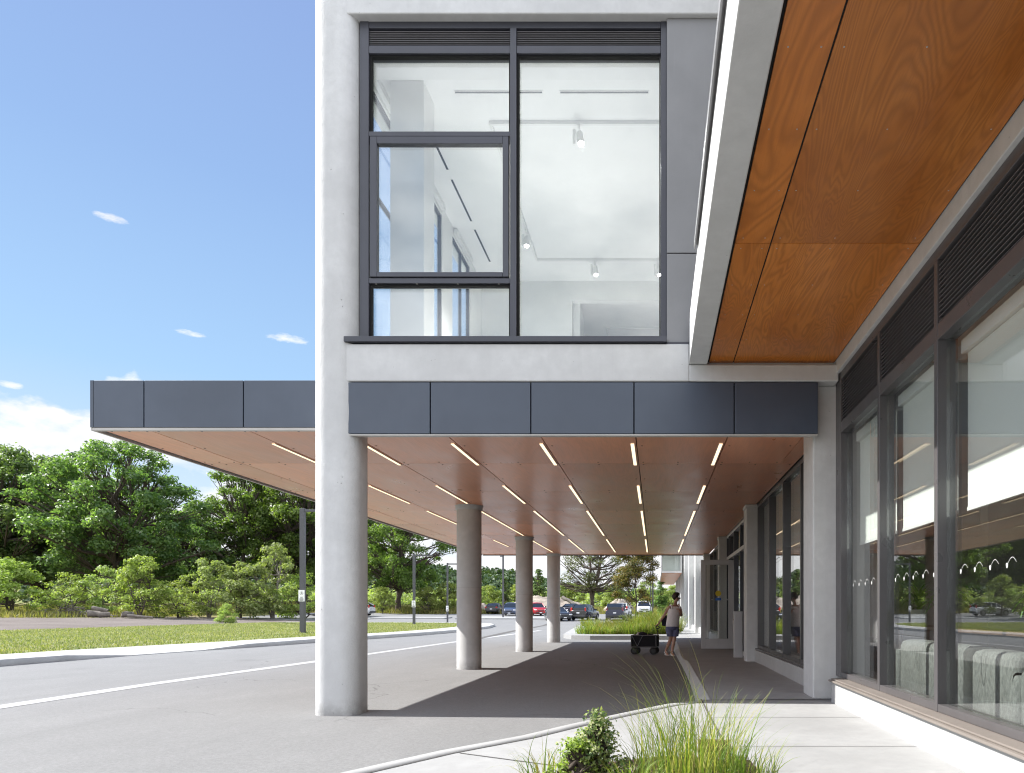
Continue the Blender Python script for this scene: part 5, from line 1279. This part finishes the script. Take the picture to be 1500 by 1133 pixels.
# ------------------------------------------------------------------ person pulling a wagon
def skin(name, verts, edges, mat, parent, root=0, sub=2, smooth=1.0):
    me = bpy.data.meshes.new(name); me.from_pydata([v[:3] for v in verts], edges, []); o = bpy.data.objects.new(name, me); COL.objects.link(o); o.parent = parent
    sk = o.modifiers.new('skin', 'SKIN'); sk.use_smooth_shade = True; sk.branch_smoothing = .6
    if not me.skin_vertices: me.attributes
    bm = bmesh.new(); bm.from_mesh(me); ly = bm.verts.layers.skin.verify(); bm.verts.ensure_lookup_table()
    for i, v in enumerate(verts):
        r = v[3] if len(v) > 3 else .05; bm.verts[i][ly].radius = (r, r) if not hasattr(r, '__len__') else r; bm.verts[i][ly].use_root = (i == root)
    bm.to_mesh(me); bm.free(); me.materials.append(M[mat])
    s = o.modifiers.new('sub', 'SUBSURF'); s.levels = sub; s.render_levels = sub; return o
PX, PY = .44, 17.7
pt = thing('person', 'person in a pale tank top and striped shorts walking with a wagon in tow', 'person', (PX, PY, .012))
B = [(0, 0, .80, (.145, .115)), (.02, 0, .94, (.135, .11)), (.04, -.01, 1.10, (.145, .115)), (.055, -.005, 1.24, (.125, .10)), (.065, -.005, 1.32, .052), (.085, -.015, 1.385, .048),
     (.112, -.02, 1.455, .082), (.120, -.015, 1.53, .084), (.150, -.035, 1.42, .050), (.178, -.042, 1.478, .022), (.203, -.050, 1.458, .015),   # 4 neck.. 9,10 nose
     (-.075, -.055, 1.265, .052), (-.185, .02, 1.08, .040), (-.325, .09, .865, .026), (-.365, .11, .805, .030),                               # 11-14 right arm
     (.195, .055, 1.265, .052), (.235, -.01, 1.02, .040), (.195, -.15, 1.13, .027), (.165, -.175, 1.175, .029),                              # 15-18 left arm
     (-.085, -.02, .74, .088), (-.035, -.02, .44, .055), (-.10, .08, .27, .050), (-.165, .17, .115, .032), (-.15, .09, .045, .034), (-.115, -.01, .025, .026),   # 19-24 right leg
     (.085, .02, .74, .088), (.050, -.05, .44, .055), (.02, -.06, .27, .050), (-.015, -.07, .085, .032), (.0, -.13, .045, .034), (.03, -.23, .028, .026),   # 25-30
     (.128, -.10, 1.475, .016), (.128, .065, 1.475, .016)]   # ears
E = [(0, 1), (1, 2), (2, 3), (3, 4), (4, 5), (5, 6), (6, 7), (6, 8), (6, 9), (9, 10), (3, 11), (11, 12), (12, 13), (13, 14), (3, 15), (15, 16), (16, 17), (17, 18), (0, 19), (19, 20), (20, 21), (21, 22), (22, 23), (23, 24),
     (0, 25), (25, 26), (26, 27), (27, 28), (28, 29), (29, 30), (6, 31), (6, 32)]
def fingers(hand, d, side, nrm, curl):
    d = Vector(d).normalized(); side = Vector(side).normalized(); nrm = Vector(nrm).normalized(); hp = Vector(B[hand][:3])
    for k, ln in enumerate((.062, .072, .068, .052)):
        a = hp + d * .025 + side * (.027 - .018 * k); i = len(B)
        b = a + (d * .6 + nrm * curl) * ln * .55; c = b + (d * .1 + nrm * curl * 1.2 - d * .25 * curl) * ln * .5
        B.extend([(*a, .0095), (*b, .0085), (*c, .0075)]); E.extend([(hand, i), (i, i + 1), (i + 1, i + 2)])
    a = hp + side * .034 + d * .0; b = a + (side * .5 + d * .8 + nrm * .5) * .035; i = len(B); B.extend([(*a, .0105), (*b, .0085)]); E.extend([(hand, i), (i, i + 1)])
fingers(14, (-.5, .3, -.75), (-.4, -.85, 0), (-.8, .4, .1), .9)
fingers(18, (-.5, -.3, .75), (.3, -.9, .1), (-.6, .5, -.2), .7)
body = skin('body', B, E, 'skin', pt)
def oval(z, cx, cy, a, b, n=20, rip=0):
    lx, ly, fx, fy = .92, .38, .38, -.92; out = []
    for k in range(n):
        t = 2 * math.pi * k / n; u = a * math.cos(t) * (1 + rip * math.sin(5 * t)); w = b * math.sin(t) * (1 + rip * math.sin(7 * t + 1))
        out.append((cx + lx * u + fx * w, cy + ly * u + fy * w, z))
    return out
m = MB(); m.loft([oval(*q) for q in ((.748, 0, 0, .172, .138, 20, .025), (.755, 0, 0, .180, .146, 20, .025), (.85, .008, 0, .176, .144, 20, .015), (.97, .022, -.003, .166, .138), (1.08, .038, -.012, .172, .150), (1.18, .05, -.012, .164, .134), (1.245, .058, -.008, .140, .102), (1.272, .06, -.005, .118, .07))])
for s in (-1, 1):
    c = Vector((.06, -.005, 0)) + Vector((.92, .38, 0)) * (s * .112); f = Vector((.38, -.92, 0))
    m.tube([c + f * .085 + Vector((0, 0, 1.21)), c + f * .062 + Vector((0, 0, 1.278)), c + Vector((0, 0, 1.318)), c - f * .06 + Vector((0, 0, 1.275)), c - f * .08 + Vector((0, 0, 1.2))], [.026, .024, .022, .024, .026], 8)
m.build('tank_top', 'shirt', pt)
m = MB(); m.loft([oval(*q) for q in ((.80, 0, 0, .155, .125), (.74, 0, 0, .172, .142), (.68, 0, 0, .165, .135), (.655, 0, 0, .12, .10))])
for (a0, b0, a1, b1) in ((-.085, -.02, -.045, -.022), (.085, .02, .058, -.038)):
    m.loft([oval(.745, a0, b0, .085, .10), oval(.66, a0 * .9 + a1 * .1, b0, .098, .112), oval(.56, (a0 + a1 * 2) / 3, (b0 + b1 * 2) / 3, .097, .108, 20, .02), oval(.495, a1, b1, .098, .106, 20, .04), oval(.497, a1, b1, .085, .09)])
m.build('shorts', 'shorts', pt)
m = MB(); hc = Vector((.106, -.008, 1.505)); fd = Vector((.94, -.30, -.12)).normalized(); rings = []; rr_ = random.Random(2)
for i in range(13):
    th = math.pi * (i + .3) / 12.6; ring = []
    for k in range(22):
        ph = 2 * math.pi * k / 22; d = Vector((math.sin(th) * math.cos(ph), math.sin(th) * math.sin(ph), math.cos(th)))
        q = d.dot(fd); r = .106 + .012 * rr_.random() + (.022 * max(0, d.z) if q < .5 else 0)
        if q > .42 and d.z < .62: r = .045
        elif q > .25 and d.z < .45: r = .078
        if d.z < -.45: r *= .80
        ring.append(hc + d * r)
    rings.append(ring)
m.loft(rings); m.build('hair', 'hair', pt)
m = MB(); m.box(.150, .212, -.105, .035, 1.468, 1.500); m.box(.10, .16, -.112, -.104, 1.488, 1.498); m.build('sunglasses', 'plastic', pt, bevel=.008)
for (a, b, c) in (((-.165, .17, .06), (-.15, .09, .018), (-.10, -.05, .012)), ((-.02, -.05, .02), (.0, -.13, .012), (.038, -.27, .012))):
    s = MB(); a, b, c = Vector(a), Vector(b), Vector(c)
    q = Vector((.9, .3, 0)).normalized() * .042
    vs = [a - q * .8, a + q * .8, b - q, b + q, c - q * .8, c + q * .8]; vs += [v - Vector((0, 0, .02)) for v in vs]
    s.add(vs, [(0, 1, 3, 2), (2, 3, 5, 4), (7, 6, 8, 9), (9, 8, 10, 11), (0, 2, 8, 6), (2, 4, 10, 8), (3, 1, 7, 9), (5, 3, 9, 11), (1, 0, 6, 7), (4, 5, 11, 10)])
    s.tube([b - q * 1.05 + Vector((0, 0, -.01)), b + Vector((.0, 0, .068)), b + q * 1.05 + Vector((0, 0, -.01))], .014, 6); s.tube([a - q + Vector((0, 0, .0)), a + Vector((-.01, .035, .05)), a + q], .012, 6)
    s.build('sandal', 'shoe', pt)
t = thing('shoulder_bag', 'black shoulder bag hanging behind the arm of the walking person', 'bag', (PX - .17, PY + .15, .92))
m = MB(); rg = [[(x, y, z) for x, y in rsq(0, 0, w, .06, .05, 4)] for z, w in ((-.15, .07), (-.13, .10), (0, .115), (.10, .10), (.13, .085))]; m.loft(rg); m.build('pouch', 'bag', t)
m = MB(); m.tube([(-.07, 0, .12), (.02, -.06, .30), (.11, -.14, .395), (.135, -.20, .40), (.13, -.27, .30), (.12, -.05, .12)], .012, 6); m.build('strap', 'bag', t)
wx, wy = -.275, 18.22
t = thing('folding_wagon', 'black folding wagon with four wheels pulled by the walking person', 'wagon', (wx, wy, .012), rad(-10))
m = MB()
m.box(-.335, .335, -.20, -.188, .215, .50); m.box(-.335, .335, .188, .20, .215, .50); m.box(-.335, -.322, -.187, .187, .215, .50); m.box(.322, .335, -.187, .187, .215, .50); m.box(-.32, .32, -.187, .187, .215, .23)
m.build('fabric_box', 'cloth', t)
fr = MB()
for s in (-1, 1):
    y = s * .208
    for a, b in (((-.33, .20), (.33, .20)), ((-.335, .505), (.335, .505)), ((-.335, .19), (-.335, .505)), ((.335, .19), (.335, .505))): fr.tube([(a[0], y, a[1]), (b[0], y, b[1])], .011, 8)
    fr.tube([(-.31, y - s * .0, .49), (-.17, y, .22)], .008, 6); fr.tube([(-.03, y, .49), (-.17, y, .22)], .008, 6)
for x in (-.335, .335): fr.tube([(x, -.208, .505), (x, .208, .505)], .011, 8); fr.tube([(x, -.208, .20), (x, .208, .20)], .011, 8)
fr.build('frame', 'wagonframe', t)
for sx_ in (-1, 1):
    for sy_ in (-1, 1):
        x, y = sx_ * .255, sy_ * .17
        w = MB(); w.tube([(x, y - .026, .10), (x, y - .018, .10), (x, y + .018, .10), (x, y + .026, .10)], [.086, .099, .099, .086], 22); wo_ = w.build('wheel', 'tyre', t)
        w = MB(); w.tube([(x, y - .030, .10), (x, y + .030, .10)], [.05, .05], 16); w.build('rim', 'plastic', wo_)
        w = MB(); w.tube([(x, y + .036, .10), (x, y + .036, .19), (x, y, .205), (x, y - .036, .19), (x, y - .036, .10)], .009, 6); w.build('fork', 'plastic', t)
hd = Matrix.Rotation(rad(10), 3, 'Z') @ (Vector((PX - .385, PY + .125, .775)) - Vector((wx, wy, .012)))
m = MB(); m.tube([(.33, 0, .25), (.36, 0, .34), hd - Vector((0, 0, .09))], .011, 8); rg = []
for k in range(17):
    a = 2 * math.pi * k / 16; rg.append(hd + Vector((.048 * math.cos(a), .0, .035 * math.sin(a) - .035)))
m.tube(rg, .014, 8); m.build('pull_handle', 'plastic', t)
for (x, y, z, a, b, c, mt, lb_) in ((-.08, 0, .50, .15, .13, .10, 'bag', 'dark cloth bag heaped in the middle of the wagon'), (.14, .02, .47, .14, .12, .07, 'bag', 'dark bag at the handle end of the wagon'), (-.17, -.02, .50, .07, .07, .09, 'trim', 'pale grey bundle in the wagon beside the dark bags')):
    m = MB(); rg = []; r = random.Random(int(a * 1000))
    for i in range(7):
        th = math.pi * (i + .15) / 6.3; rg.append([(x + a * math.sin(th) * math.cos(k * .6283) * r.uniform(.82, 1.12), y + b * math.sin(th) * math.sin(k * .6283) * r.uniform(.82, 1.12), z - c * math.cos(th)) for k in range(10)])
    m.loft(rg); o = m.build('bundle', mt); o.location = (wx, wy, .012); o.rotation_euler = (0, 0, rad(-10)); tag(o, lb_, 'bag')
